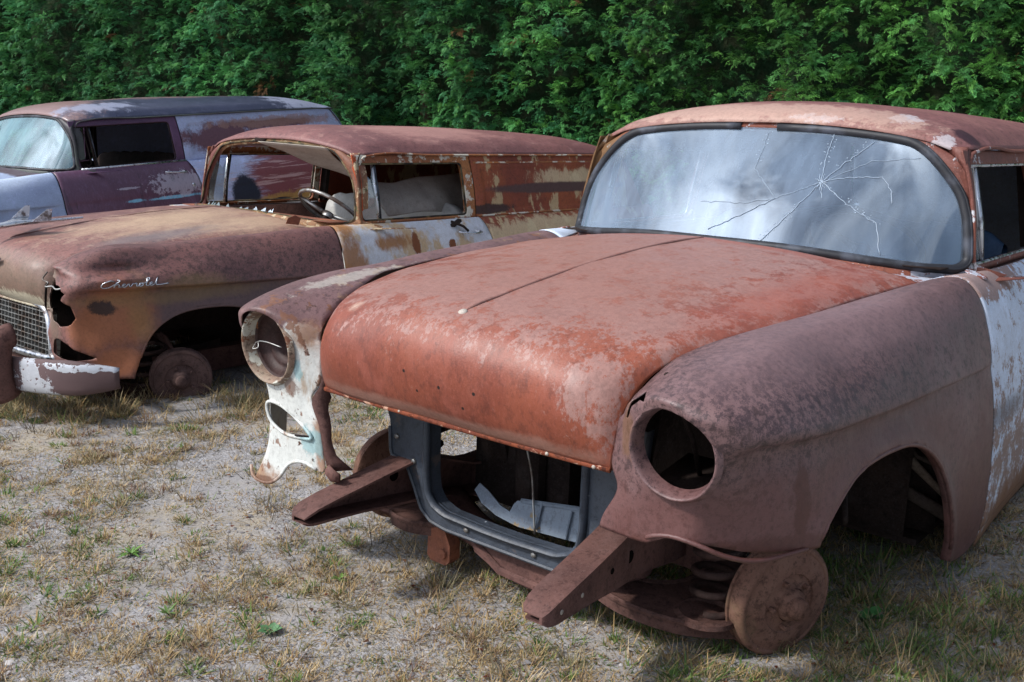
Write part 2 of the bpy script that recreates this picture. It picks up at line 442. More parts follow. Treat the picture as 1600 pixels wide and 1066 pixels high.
def upf_y(z): return float(np.interp(z, [.852, .93, 1.03, 1.12, 1.20, 1.24], [.772, .765, .750, .729, .704, .690]))
def upper_door():
    s = UP.copy(); s.clip(polyfield(WIN, XZ)); s.flange((0, -.035, 0))
    s.clip(lambda V: V[:, 0] + 1.936); s.clip(lambda V: -.982 - V[:, 0]); s.clip(lambda V: 1.237 - V[:, 2]); return s
def upper_panel(recess=True):
    s = UP.copy(); s.clip(lambda V: -1.944 - V[:, 0]); s.clip(lambda V: V[:, 0] - (-3.66 - (1.24 - V[:, 2]) * .75))
    if recess:
        pf = polyfield(rrect(-3.55, -2.03, .885, 1.165, .03), XZ)
        def d(V):
            o = np.zeros_like(V); q = pf(V); o[:, 1] = -.013 * np.clip((.004 - q) / .018, 0, 1); return o
        s.displace(d)
    return s

# windshield surface W(a,t)
_rows = []
_B = [(-.68,0,.905),(-.70,.25,.902),(-.745,.42,.89),(-.81,.585,.875),(-.875,.69,.868),(-.958,.752,.868)]
_Mi = [(-.81,0,1.10),(-.83,.24,1.098),(-.865,.415,1.085),(-.915,.575,1.068),(-.948,.665,1.055),(-.982,.718,1.045)]
_T = [(-.970,0,1.288),(-.975,.22,1.285),(-.985,.40,1.272),(-.990,.52,1.255),(-.996,.585,1.238),(-1.003,.628,1.215)]
WA = [0, .3, .55, .78, .91, 1.0]
def _full(L): return [(x, -y, z) for x, y, z in L[:0:-1]] + L
WAf = np.array([-a for a in WA[:0:-1]] + WA)
WG = np.array([_full(_B), _full(_Mi), _full(_T)])     # 3 x 11
def W(a, t):
    a = np.atleast_1d(np.asarray(a, float)); t = np.atleast_1d(np.asarray(t, float)); out = []
    for ai, ti in zip(a, t):
        ac = min(max(ai, -1), 1); tcl = min(max(ti, 0), 1)
        def at(tv, av):
            row = spline(WG, [0, .5, 1], [tv])[0]; return spline(row, WAf, [av])[0]
        p = at(tcl, ac)
        if ai != ac: e = .02 * np.sign(ai); p = p + (p - at(tcl, ac - e)) / e * (ai - ac)
        if ti != tcl: e = .02 * (1 if ti > 1 else -1); p = p + (p - at(tcl - e, ac)) / e * (ti - tcl)
        out.append(p)
    return np.array(out)
def ws_loop(ka=1., kt=1., n=1):
    P = []
    def arc(cx, cy, rx, ry, a0, a1, m):
        for k in range(m + 1):
            a = rad(a0 + (a1 - a0) * k / m); P.append((cx + rx * math.cos(a), cy + ry * math.sin(a)))
    arc(.76, .60, .24, .40, 0, 90, 12)
    for k in range(1, 16): P.append((.76 - 1.52 * k / 16, 1.0))
    arc(-.76, .60, .24, .40, 90, 180, 12)
    P += [(-1, .45), (-1, .3), (-1, .18)]
    arc(-.95, .10, .05, .10, 180, 270, 5)
    for k in range(1, 22): P.append((-.95 + 1.9 * k / 22, 0))
    arc(.95, .10, .05, .10, 270, 360, 5)
    P += [(1, .18), (1, .3), (1, .45)]
    return [(a * ka, .5 + (t - .5) * kt) for a, t in P]
LOOP = ws_loop(); LP3 = W(*zip(*LOOP)); OUT3 = W(*zip(*ws_loop(1.062, 1.17)))
def upf_y(z): return float(np.interp(z, [.852, .93, 1.03, 1.12, 1.20, 1.24], [.772, .765, .750, .729, .704, .690]))
for i, (a, t) in enumerate(LOOP):      # the pillar band turns outwards to the door frame
    w = min(1, max(0, (abs(a) - .80) / .14)) * min(1, max(0, (1.0 - t) / .14)) * min(1, t / .10)
    z = OUT3[i][2] * (1 - w) + LP3[i][2] * w + .03 * w * (t > .6) * (t - .6)
    tgt = np.array([LP3[i][0] - .014, math.copysign(upf_y(z) - .004, a), z]); OUT3[i] = OUT3[i] * (1 - w) + tgt * w

def windshield_glass():
    A, T = np.meshgrid(np.linspace(-1.0, 1.0, 91), np.linspace(0, 1, 27), indexing='ij')
    sh = Sheet(np.stack([A, T, np.zeros_like(A)], -1)); pf = polyfield([(a * 1.0001, t) for a, t in LOOP], (0, 1))
    sh.clip(lambda V: -pf(V) + 1e-5); sh.clean(); V = sh.arr(); sh.V = [tuple(v) for v in W(V[:, 0], V[:, 1])]
    return sh
def ws_frame():
    n = len(LOOP); nrm = []
    C = LP3.mean(axis=0)
    mb = MB(); rows = []
    inn = LP3.copy()
    # inward step (rebate), rim, then outer band
    depth = np.array([-.02, 0, -.012])
    r0 = inn + (C - inn) * .022 + depth; r1 = inn + depth; r2 = inn + np.array([.004, 0, .003]); r3 = (inn * .45 + OUT3 * .55) + np.array([.004, 0, .004]); r4 = OUT3
    r5 = OUT3 + np.array([-.075, 0, .010]); r5[:, 1] *= .985
    R = [r0, r1, r2, r3, r4, r5]
    for r in R: mb.V += [tuple(v) for v in r]
    for k in range(5):
        for i in range(n):
            if k == 4 and LOOP[i][1] < .10: continue
            j = (i + 1) % n; mb.F.append((k * n + i, k * n + j, (k + 1) * n + j, (k + 1) * n + i))
    return mb

# hood
hc = [(.645,.53),(.672,.56),(.695,.61),(.705,.67),(.698,.728),(.663,.780),(.59,.813),(.45,.837),(.13,.879),(-.21,.908),(-.46,.918),(-.625,.917)]
h5 = [(.645,.25,.53),(.668,.25,.56),(.688,.25,.61),(.697,.255,.67),(.686,.26,.725),(.650,.265,.772),(.58,.27,.804),(.445,.285,.828),(.12,.31,.865),(-.21,.325,.89),(-.48,.335,.90),(-.65,.345,.897)]
h8 = [(.642,.40,.53),(.658,.41,.558),(.677,.415,.61),(.679,.42,.665),(.658,.43,.717),(.612,.44,.757),(.53,.455,.788),(.41,.47,.812),(.115,.51,.842),(-.205,.53,.862),(-.49,.54,.87),(-.685,.55,.868)]
h9 = [(.637,.455,.53),(.648,.462,.555),(.658,.467,.607),(.65,.473,.66),(.62,.48,.71),(.572,.495,.75),(.49,.515,.783),(.392,.535,.802),(.11,.585,.83),(-.2,.61,.846),(-.495,.625,.853),(-.705,.64,.852)]
h1 = [(.633,.478,.53),(.637,.482,.55),(.635,.49,.60),(.617,.497,.655),(.585,.505,.70),(.55,.517,.735),(.47,.542,.765),(.38,.567,.785),(.10,.628,.812),(-.2,.650,.825),(-.5,.670,.832),(-.725,.688,.838)]
def mir(L): return [(x, -y, z) for x, y, z in L]
HG = [mir(h1), mir(h9), mir(h8), mir(h5), [(x, 0, z) for x, z in hc], h5, h8, h9, h1]
def hood_sheet(ridge=.001):
    s = Sheet(surf(HG, .009, .012))
    def d(V):
        o = np.zeros_like(V); m = np.clip((.60 - V[:, 0]) / .04, 0, 1) * np.clip((V[:, 0] + .62) / .05, 0, 1)
        w = ridge * np.exp(-(V[:, 1] / .0075) ** 2) * m
        # shallow oil-canning so that the steel does not look ideal
        oc = .0025 * np.sin(V[:, 0] * 7 + 1.3) * np.sin(V[:, 1] * 6 + .5) + .0012 * np.sin(V[:, 0] * 19) * np.sin(V[:, 1] * 17 + 2)
        o[:, 2] = (w + oc * np.clip((.6 - V[:, 0]) * 4, 0, 1)); o[:, 0] = .002 * np.sin(V[:, 1] * 15 + V[:, 2] * 11) * np.clip((V[:, 0] - .55) * 10, 0, 1)
        return o
    s.displace(d); return s
def cowl_grid():
    aa = np.linspace(-1, 1, 41); back = W(aa * 1.06, np.full(41, -.075)) + np.array([-.01, 0, -.004])
    fr = []
    ys = np.array([0, .345, .55, .64, .688, .70]); xs = np.array([-.59, -.615, -.65, -.67, -.69, -.70]); zs = np.array([.908, .888, .859, .842, .828, .826])
    for a in aa:
        y = .70 * abs(a); fr.append((np.interp(y, ys, xs), y * np.sign(a), np.interp(y, ys, zs)))
    fr = np.array(fr); G = []
    for t in np.linspace(0, 1, 8): G.append(fr * (1 - t) + back * t)
    return np.array(G)
# roof
ry = [0, .22, .40, .54, .63, .70]
rr = [(-.962,[1.304,1.301,1.289,1.272,1.257,1.236],[0,-.005,-.013,-.024,-.034,-.046]),
      (-.985,[1.326,1.322,1.309,1.288,1.268,1.237],[0,-.004,-.011,-.018,-.024,-.034]),
      (-1.03,[1.348,1.343,1.328,1.302,1.277,1.238],[0,-.004,-.01,-.016,-.02,-.03]),
      (-1.10,[1.366,1.361,1.344,1.315,1.286,1.238],[0]*6),
      (-1.25,[1.385,1.379,1.360,1.330,1.297,1.239],[0]*6), (-1.65,[1.395,1.388,1.369,1.339,1.303,1.240],[0]*6),
      (-2.4,[1.394,1.387,1.368,1.338,1.302,1.240],[0]*6), (-3.1,[1.377,1.371,1.354,1.326,1.293,1.239],[0]*6),
      (-3.45,[1.352,1.347,1.332,1.308,1.28,1.236],[0]*6), (-3.62,[1.318,1.314,1.303,1.283,1.262,1.232],[0]*6), (-3.72,[1.272,1.270,1.264,1.253,1.242,1.226],[0]*6), (-3.76,[1.235,1.233,1.229,1.223,1.216,1.20],[0]*6)]
RG = []
for x, zs, dx in rr:
    yk = [y * (1 if x > -3.3 else .985 if x > -3.55 else .965) for y in ry]
    ry0 = [0, .22, .40, .52, .588, .645] if x > -.98 else [0, .22, .40, .52, .60, .672] if x > -1.0 else [0, .22, .40, .53, .615, .688] if x > -1.05 else yk
    half = [(x + dx[k], ry0[k], zs[k]) for k in range(6)]
    RG.append([(a, -b, c) for a, b, c in half[:0:-1]] + half)
def roof_sheet(dents=0):
    s = Sheet(surf(RG, .022, .02))
    def d(V):
        o = np.zeros_like(V); o[:, 2] = .0018 * np.sin(V[:, 0] * 5.1 + .4) * np.sin(V[:, 1] * 7 + 1) + dents * .006 * np.exp(-((V[:, 0] + 1.9) / .25) ** 2) * np.sin(V[:, 1] * 8)
        return o
    s.displace(d); return s
RAIL = [(-1.005, .755, .93), (-1.02, .728, 1.08), (-1.032, .700, 1.18), (-1.06, .699, 1.222), (-1.12, .702, 1.234), (-1.6, .703, 1.236), (-2.4, .703, 1.236), (-3.2, .700, 1.235), (-3.6, .690, 1.230), (-3.72, .68, 1.222)]
def tail_grid():
    prof = [(-3.72, 1.225, .665), (-3.80, 1.12, .685), (-3.93, .90, .705), (-4.02, .84, .70), (-4.05, .70, .78), (-4.06, .5, .80), (-4.03, .3, .80), (-3.98, .14, .78)]
    ks = [0, .35, .7, .88, .97, 1.0]; dx = [-.05, -.045, -.03, -.012, .0, .02]; rows = []
    for x, z, yy in prof:
        half = [(x + dx[i], yy * ks[i], z) for i in range(6)]
        rows.append([(a, -b, c) for a, b, c in half[:0:-1]] + half)
    return surf(rows, .05, .05)

def pillar_mb(s):
    # skin between the windshield band and the door frame, up to the roof rail
    side = sorted([(p[2], p[0], p[1]) for p, (a, t) in zip(OUT3, LOOP) if a > .93 and t > .05]); zz = [q[0] for q in side]
    G = []
    for z in np.linspace(.858, 1.245, 22):
        xi = np.interp(z, zz, [q[1] for q in side]) + .012; yi = np.interp(z, zz, [q[2] for q in side]) - .004
        if z > zz[-1]: xi -= (z - zz[-1]) * .6; yi -= (z - zz[-1]) * 1.2
        xo, yo = -.985, upf_y(z) + .001
        G.append([(xi, (yi) * s, z), ((xi + xo) / 2 + .006, ((yi + yo) / 2 + .007) * s, z), (min(xo, xi - .02), yo * s, z), (-1.0, (yo - .03) * s, z)])
    return MB().grid(np.array(G))
CACHE = {}
def mesh_of(key, fn):
    if key not in CACHE:
        r = fn(); CACHE[key] = (list(r.V), list(r.F))
    return CACHE[key]
def part(name, key, fn, mat, parent, side=1, thick=.0025, **k):
    V, F = mesh_of(key, lambda: (lambda q: (q.clean() if isinstance(q, Sheet) else None, q)[1])(fn()))
    if side < 0: V = [(v[0], -v[1], v[2]) for v in V]; F = [f[::-1] for f in F]
    return new_obj(name, V, F, mat, parent, thick=thick, **k)

def wedge_tube(P, r, flat=None, n=8, step=.02):
    return MB().tube(curve(P, step), r, n, flat=flat)

def drum_mb(c, ax, r=.15):
    prof = [(-.058, .02), (-.058, r * .93), (-.054, r * 1.0), (-.047, r * 1.0), (-.045, r * .965), (-.041, r * .965), (-.039, r * .985), (-.012, r * .985), (-.004, r * .96), (0, r * .93), (.0015, r * .88), (-.001, r * .86), (.001, r * .80), (.007, r * .72), (.010, r * .60), (.010, r * .52), (.006, r * .50), (.006, r * .34), (.012, r * .30), (.016, r * .29)]
    m = MB().lathe(prof, c, ax, 56)
    return m
def hub_mb(c, ax, r=.15):
    m = MB().lathe([(.0, .044), (.020, .043), (.030, .036), (.032, .030), (.050, .028), (.056, .022), (.058, .0)], c, ax, 24)
    A = Vector(ax).normalized(); u = Vector((0, 0, 1)); w = A.cross(u)
    for k in range(5):
        an = rad(72 * k + 20); p = Vector(c) + (u * math.cos(an) + w * math.sin(an)) * .062
        m.lathe([(.004, .007), (.022, .0065), (.024, .0)], p, ax, 8)
    return m
def coil_mb(c0, c1, R, r, turns):
    P = []; n = int(turns * 20)
    for i in range(n + 1):
        t = i / n; an = 2 * math.pi * turns * t
        P.append((c0[0] + (c1[0] - c0[0]) * t + R * math.cos(an), c0[1] + (c1[1] - c0[1]) * t + R * math.sin(an), c0[2] + (c1[2] - c0[2]) * t))
    return MB().tube(P, r, 8)

def lower_arm_mb(s=1):
    # pressed steel A-arm: plate with rolled front and rear edges
    out = [(.36,.26),(.385,.33),(.375,.42),(.33,.52),(.25,.60),(.17,.66),(.10,.69),(.03,.66),(-.02,.60),(-.10,.50),(-.18,.38),(-.20,.28),(-.14,.26),(-.08,.34),(.0,.40),(.10,.43),(.20,.40),(.27,.32),(.29,.26)]
    m = MB(); pts = smooth_poly(out, 4)
    zf = lambda y: float(np.interp(y, [.25, .69], [.105, .03]))
    n = len(pts); top = [(p[0], p[1], zf(p[1])) for p in pts]; bot = [(p[0], p[1], zf(p[1]) - .035) for p in pts]
    m.V = top + bot; m.F = [tuple(range(n))] + [(i, n + i, n + (i + 1) % n, (i + 1) % n) for i in range(n)] + [tuple(range(n, 2 * n))[::-1]]
    m.tube([(p[0], p[1], zf(p[1])) for p in pts], .008, 6, closed=True)
    # seat of the spring
    m.lathe([(0, .085), (.012, .083), (.016, .070), (.004, .064), (.003, 0)], (.25, .545, .055), (0, 0, 1), 24)
    return m
def horn_mb():
    # tapering box-section frame horn, (x,y,z,half width,half height)
    S = [(-.30,.36,.20,.045,.05),(.0,.35,.17,.045,.05),(.18,.352,.185,.045,.055),(.33,.362,.225,.045,.065),(.42,.372,.235,.045,.065),(.50,.380,.230,.044,.056),(.60,.388,.226,.043,.042),(.70,.395,.220,.042,.031),(.76,.399,.214,.040,.024),(.785,.400,.210,.035,.017),(.795,.400,.208,.026,.009)]
    m = MB(); 
    for x, y, z, w, h in S:
        t = min(.007, h * .4)      # open channel: top and bottom flange and one web
        m.V += [(x, y - w, z + h), (x, y - w, z + h - t), (x, y + w - .008, z + h - t), (x, y + w - .008, z - h + t), (x, y - w * .8, z - h + t), (x, y - w * .8, z - h), (x, y + w, z - h), (x, y + w, z + h)]
    n = len(S)
    for i in range(n - 1):
        for k in range(8): m.F.append((i * 8 + k, i * 8 + (k + 1) % 8, (i + 1) * 8 + (k + 1) % 8, (i + 1) * 8 + k))
    m.F += [tuple(range(8)), tuple((n - 1) * 8 + k for k in range(8))[::-1]]
    return m
def radiator_support_mb():
    m = MB(); x = .425
    outer = [(-.45,.56),(-.445,.44),(-.43,.40),(-.425,.30),(-.36,.285),(-.325,.22),(-.30,.165),(-.26,.135),(-.2,.125),(.2,.125),(.26,.135),(.30,.165),(.325,.22),(.36,.285),(.405,.29),(.41,.40),(.43,.44),(.44,.56)]
    inner = [(-.275,.56),(-.275,.40),(-.275,.27),(-.268,.22),(-.245,.19),(-.2,.172),(-.05,.166),(.05,.166),(.2,.172),(.245,.19),(.268,.22),(.275,.27),(.275,.40),(.275,.56)]
    # plate between the two outlines, resampled
    def res(P, n):
        P = np.array(P); L = np.concatenate([[0], np.cumsum(np.linalg.norm(np.diff(P, axis=0), axis=1))]); t = np.linspace(0, L[-1], n)
        return np.stack([np.interp(t, L, P[:, 0]), np.interp(t, L, P[:, 1])], 1)
    n = 70; o = res(outer, n); i_ = res(inner, n)
    for d, sg in ((0, 1), (-.004, -1)):
        b = len(m.V); m.V += [(x + d, p[0], p[1]) for p in o] + [(x + d, p[0], p[1]) for p in i_]
        m.F += [((b + k, b + n + k, b + n + k + 1, b + k + 1))[::sg] for k in range(n - 1)]
    # channel lip round the opening and flange on the outside
    m.tube([(x + .006, p[0], p[1]) for p in i_], .014, 8, flat=(1, .7)); m.tube([(x - .012, p[0] * 1.035, p[1] - .004) for p in i_], .012, 8)
    G = np.array([[(x, p[0], p[1]) for p in i_], [(x - .05, p[0] * .99, p[1] + .002) for p in i_]]); m.grid(G)
    G = np.array([[(x - .001, p[0], p[1]) for p in o], [(x - .035, p[0] * 1.0, p[1] - .001) for p in o]]); m.grid(G)
    m.tube([(x + .002, p[0], p[1]) for p in o[8:-8]], .006, 6)
    return m

# a simple cursive word, drawn as one continuous stroke: units = letter height
SCRIPT = [(.95,.85),(.75,1.0),(.4,.9),(.1,.5),(.1,.15),(.4,0),(.8,.1),(1.1,.4),(1.45,1.0),(1.33,1.04),(1.24,.6),(1.18,0),(1.3,.35),(1.5,.45),(1.6,.3),(1.6,.05),(1.75,.03),(1.95,.2),(2.15,.4),(2.0,.46),(1.88,.25),(1.95,.03),(2.2,.05),(2.4,.40),(2.48,.42),(2.54,.03),(2.66,.05),(2.85,.42),(2.98,.36),(3.08,.46),(3.2,.38),(3.18,.05),(3.32,.05),(3.6,.42),(3.42,.3),(3.46,.03),(3.7,.03),(3.8,.3),(3.62,.42),(3.9,.36),(4.1,.55),(4.36,1.0),(4.24,1.04),(4.12,.5),(4.1,.05),(4.3,.03),(4.5,.2),(4.7,.4),(4.55,.46),(4.43,.25),(4.5,.03),(4.75,.05),(4.98,.4),(5.16,.95),(5.04,.4),(5.06,.04),(5.25,.03),(6.3,.12)]
# ------------------------------------------------------------------ materials of the cars
def R3(*a): return rgb(*a)
M = {}
PUR, PUR2, PURD = R3(118,90,90), R3(100,74,73), R3(58,42,42)
ORG, ORG2 = R3(142,72,52), R3(128,58,40)
PINK = R3(158,122,118)
M['fender1'] = rusty('fender_rust', R3(110,84,84), R3(92,67,66), R3(46,33,34), speck=1.0, rough=.50, spec=.5, scale=(R3(62,46,50), [((.45,.80,.74),(.5,.3,.16))], .05, .525, 60, (1,1,.8)), layers=[
    (R3(60,42,40), None, .60, 34, .05, (1,1,.5), .6),
    (R3(92,56,52), [((.1,.9,.5),(.6,.3,.13)),((.55,.7,.43),(.3,.3,.13)),((-.6,.9,.25),(.2,.3,.3))], 1.1, 6, .3, None, .75),
    (R3(78,44,38), [((.50,.8,.40),(.25,.3,.03)),((.45,.85,.50),(.02,.3,.09))], 2.0, 22, .15, None, .8),
    (R3(128,102,104), [((.2,.74,.82),(.75,.16,.07))], 1.0, 9, .4, None, .6),
    (R3(112,80,54), [((.67,.54,.64),(.05,.025,.06))], 1.6, 26, .2, None, .6),
])
M['hood1'] = rusty('hood_rust', R3(140,74,52), R3(116,57,42), R3(72,35,28), speck=.45, rough=.5, spec=.5, streak=(1,1,.55),
  scale=(R3(156,120,112), [((.42,.0,.86),(.42,.9,.13)),((-.3,.0,.9),(.9,.9,.25)),((.66,.44,.68),(.10,.07,.14))], .15, .520, 15, (1,1,.6)), layers=[
    (R3(146,102,90), [((.2,0,.9),(.42,.5,.2)),((-.4,-.3,.9),(.3,.5,.2))], 1.6, 7, .45, None, .6),
    (R3(150,78,60), [((-.2,.55,.84),(.6,.09,.06)),((-.62,.0,.9),(.06,.7,.1))], 1.2, 9, .4, None, .6),
    (R3(160,120,106), [((.655,0,.55),(.03,.48,.025))], 1.0, 14, .25, None, .7),
    (R3(214,190,170), [((.60,-.36,.76),(.03,.03,.02)),((.70,-.09,.56),(.004,.008,.025))], .5, 30, .3, None, .8),
    (R3(16,10,9), [((.705,-.10,.66),(.03,.0045,.0045)),((.705,.02,.64),(.03,.0045,.0045)),((.70,-.06,.615),(.03,.004,.004)),((.70,.13,.645),(.03,.0045,.0045)),((.70,.09,.60),(.03,.004,.004))], 0, 5, .2),
])
M['lip'] = rusty('hood_edge_rust', R3(134,72,48), R3(100,50,36), R3(50,28,24), speck=1., mott=14, rough=.75, spec=.2, layers=[(R3(190,150,128), None, .60, 22, .04)])
M['roof1'] = rusty('roof_rust', R3(132,90,84), R3(114,74,72), R3(74,48,46), speck=.8, rough=.6, layers=[
    (R3(162,130,118), [((-1.02,-.2,1.33),(.12,.6,.08))], 2.2, 8, .5, (1,.5,1), .65),
    (R3(190,186,190), [((-1.1,.47,1.33),(.06,.045,.04)),((-1.02,.62,1.24),(.05,.03,.06)),((-1.0,.2,1.32),(.03,.08,.02))], 3.6, 34, .1, None, .7),
    (R3(182,152,138), [((-1.05,0,1.34),(.10,.66,.06))], 2.6, 22, .12, None, .6),
    (R3(60,34,40), [((-1.15,.66,1.28),(.07,.06,.04))], 1.0, 30, .12),
])
M['frame1'] = rusty('pillar_rust', R3(136,80,62), R3(108,66,58), R3(60,36,32), layers=[
    (R3(196,198,204), None, .60, 13, .04), (R3(180,188,202), [((-.80,.72,.85),(.13,.10,.05))], 4.2, 24, .06, None, .85), (R3(96,84,44), [((-1.0,-.7,1.1),(.1,.12,.3))], 1, 12, .3, None, .6)])
WHITE_P = R3(196,206,222)
M['door1'] = rusty('worn_white_door', WHITE_P, R3(176,188,206), R3(140,128,118), speck=.2, pit=.5, scale=(R3(132,96,70), [((-1.2,.93,.16),(2.,.3,.40))], .10, .515, 13, None), layers=[
    (R3(126,92,70), [((-1.2,.93,.05),(.6,.2,.16))], 2.4, 10, .2, (1,1,.6)),
    (R3(104,104,110), [((-.86,.93,.45),(.3,.1,.035))], .8, 12, .4, None, .7),
    (R3(132,90,66), [((-.95,.8,.85),(.4,.1,.07))], 3.2, 26, .06, None, .8)])
M['fenderR1'] = rusty('peeling_white_fender', PUR, PUR2, PURD, speck=.7, rough=.55, spec=.45, layers=[
    (R3(200,202,198), [((.70,-.60,.45),(.3,.30,.21)),((.70,-.51,.60),(.1,.09,.12)),((.66,-.62,.30),(.3,.30,.2))], .45, 9, .04),
    (R3(146,106,78), [((.70,-.50,.68),(.1,.05,.05)),((.66,-.74,.21),(.1,.10,.05)),((.66,-.47,.40),(.1,.02,.3))], 1.8, 18, .3, None, .85),
    (R3(158,128,96), None, .56, 9, .10, (1,1,.35), .7), (R3(120,80,58), None, .60, 17, .03, (1,1,.6), .85), (R3(84,58,48), None, .64, 30, .03),
    (R3(122,168,174), [((.66,-.50,.37),(.1,.04,.05)),((.69,-.545,.57),(.1,.014,.03))], 2.2, 22, .12, None, .65),
    (R3(104,72,56), [((.66,-.70,.21),(.1,.06,.012)),((.67,-.58,.52),(.1,.03,.03))], 2.4, 30, .15, None, .8),
    (R3(200,198,186), [((.40,-.63,.80),(.30,.03,.03))], 2.6, 26, .12, None, .4)])
M['bezel'] = rusty('bezel_rust', R3(150,136,118), R3(122,98,84), R3(60,40,34), mott=16, speck=.9, layers=[(R3(190,188,176), None, .52, 18, .04), (R3(110,70,50), None, .58, 26, .04)])
M['bucket'] = rusty('lamp_bucket_rust', R3(84,58,54), R3(54,36,34), R3(26,18,16), layers=[(R3(160,100,50), None, .62, 9, .06)])
M['steel'] = rusty('chassis_rust', R3(106,76,70), R3(82,58,54), R3(40,26,24), speck=.6, mott=5, rough=.75, spec=.2)
M['steel_o'] = rusty('orange_rust', R3(140,86,62), R3(110,66,50), R3(60,36,30), mott=6, rough=.8)
n = NT('dark_hole'); n.bsdf(R3(18,14,13), .95, 0, None, .05); M['black'] = n.m
M['drum'] = rusty('drum_rust', R3(122,92,80), R3(96,68,58), R3(48,32,28), speck=.7, mott=7, rough=.85, spec=.15, layers=[(R3(122,102,80), None, .58, 5, .12, None, .5)])
M['arm'] = rusty('arm_rust', R3(92,66,60), R3(70,50,46), R3(34,24,22), speck=.7, mott=8, rough=.8, spec=.15)
M['spring'] = rusty('spring_rust', R3(66,48,44), R3(48,36,34), R3(24,18,18), mott=9, rough=.8, spec=.15)
M['drum2'] = rusty('dark_drum_rust', R3(106,84,80), R3(82,64,62), R3(42,32,32), speck=.6, mott=9, rough=.85, spec=.15)
M['rad'] = rusty('blue_black_paint', R3(66,74,86), R3(48,54,64), R3(30,32,38), speck=.5, rough=.5, spec=.5, layers=[
    (R3(190,196,204), None, .70, 26, .02), (R3(96,84,78), None, .62, 9, .06, None, .6)])
M['rad2'] = rusty('grey_pan', R3(120,132,146), R3(96,106,120), R3(64,66,72), speck=.4, rough=.55, layers=[(R3(140,120,92), None, .58, 14, .05), (R3(60,46,40), None, .66, 20, .03)])
M['dark'] = rusty('dark_undercoat', R3(50,40,37), R3(36,30,29), R3(16,14,14), rough=.9, spec=.1)
M['under'] = rusty('grey_undercoat', R3(84,74,68), R3(56,48,45), R3(28,24,22), mott=7, rough=.9, spec=.1)
M['pale_bar'] = rusty('dusty_bar', R3(140,128,116), R3(112,98,88), R3(60,48,42), mott=9, rough=.9, spec=.1)
M['cloth'] = rusty('faded_cloth', R3(176,168,158), R3(150,142,134), R3(110,100,92), speck=.2, rough=.95, spec=.05, pit=.3, streak=(1,.3,1))
M['seat'] = rusty('seat_vinyl', R3(186,186,184), R3(158,156,152), R3(110,104,98), speck=.15, rough=.7, spec=.2, pit=.3)
M['blue_seat'] = rusty('blue_vinyl', R3(62,88,120), R3(50,74,104), R3(30,40,60), speck=.15, rough=.6, pit=.3)
n = NT('black_rubber'); n.bsdf(n.mix(n.ramp(n.noise(12, 5), .45, .7), R3(34,35,40), R3(70,74,84)), .55, 0, n.bump(n.noise(60), .2, .003), .4); M['rubber'] = n.m
n = NT('old_rubber'); n.bsdf(n.mix(n.ramp(n.noise(15, 5), .4, .65), R3(44,40,36), R3(110,98,72)), .8, 0, n.bump(n.noise(60), .3, .003), .2); M['rubber2'] = n.m
n = NT('weathered_chrome'); n.bsdf(n.mix(n.ramp(n.noise(22, 5), .52, .66), R3(205,208,214), R3(96,84,80)), n.ramp(n.noise(30), .3, .7, .18, .5), n.ramp(n.noise(22, 5), .52, .66, 1., .1), n.bump(n.noise(50), .15, .002)); M['chrome'] = n.m
n = NT('dull_alloy'); n.bsdf(n.mix(n.ramp(n.noise(18, 5), .45, .62), R3(158,158,156), R3(96,84,76)), .45, n.ramp(n.noise(18, 5), .5, .62, .8, .1), n.bump(n.noise(70), .25, .002)); M['alloy'] = n.m
M['bumper2'] = None
n = NT('pitted_bumper')
f = n.region([((.62,.80,.26),(.33,.15,.14)), ((.83,.46,.30),(.2,.12,.1)),((.80,.2,.3),(.3,.2,.3))], .5, 9, .015)
ed = n.region([((.7,.72,.21),(.3,.22,.045)), ((.79,.62,.27),(.12,.07,.16))], 1.3, 18, .03)
white = n.region([((.75,.66,.25),(.2,.11,.14)), ((.6,.85,.342),(.4,.3,.018)), ((.72,.78,.20),(.2,.12,.03))], 2.6, 9, .012)
white = n.math('MULTIPLY', white, n.ramp(n.noise(34, 8, .7), .62, .56))
peel = n.bsdf(n.mix(white, n.mix(n.noise(9), R3(98,78,78), R3(72,54,56)), n.mix(n.noise(14, 6), R3(214,218,226), R3(150,152,158))), n.ramp(white, 0, 1, .7, .35), n.ramp(white, 0, 1, 0, .35), n.bump(n.math('ADD', white, n.math('MULTIPLY', n.noise(80), .3)), .5, .004)); M['bumper2'] = n.m
# car 2
P2, P2b = R3(122,84,82), R3(98,66,68)
M['fender2'] = rusty('maroon_fender', R3(126,86,80), R3(100,68,66), R3(58,40,38), scale=(R3(78,56,54), [((0,.86,.72),(.9,.3,.12))], .05, .54, 30, None), speck=.9, mott=2, rough=.52, spec=.45, layers=[
    (R3(92,74,74), [((.0,.9,.55),(.8,.3,.09))], .7, 6, .3, None, .8),
    (R3(156,98,68), [((.50,.85,.54),(.16,.3,.14)),((.62,.78,.45),(.1,.1,.1)),((.50,.85,.32),(.09,.3,.07))], .9, 6, .25, (1,1,.5), .9),
    (R3(148,120,74), [((.15,.88,.64),(.18,.1,.05)),((.30,.86,.60),(.45,.15,.03)),((.41,.85,.55),(.05,.3,.14))], 1.3, 9, .35, None, .42),
    (R3(60,40,36), [((.57,.85,.57),(.06,.1,.04))], 1.2, 24, .1),
    (R3(120,106,92), [((.62,.56,.66),(.2,.07,.3))], .6, 7, .3, None, .8),
])
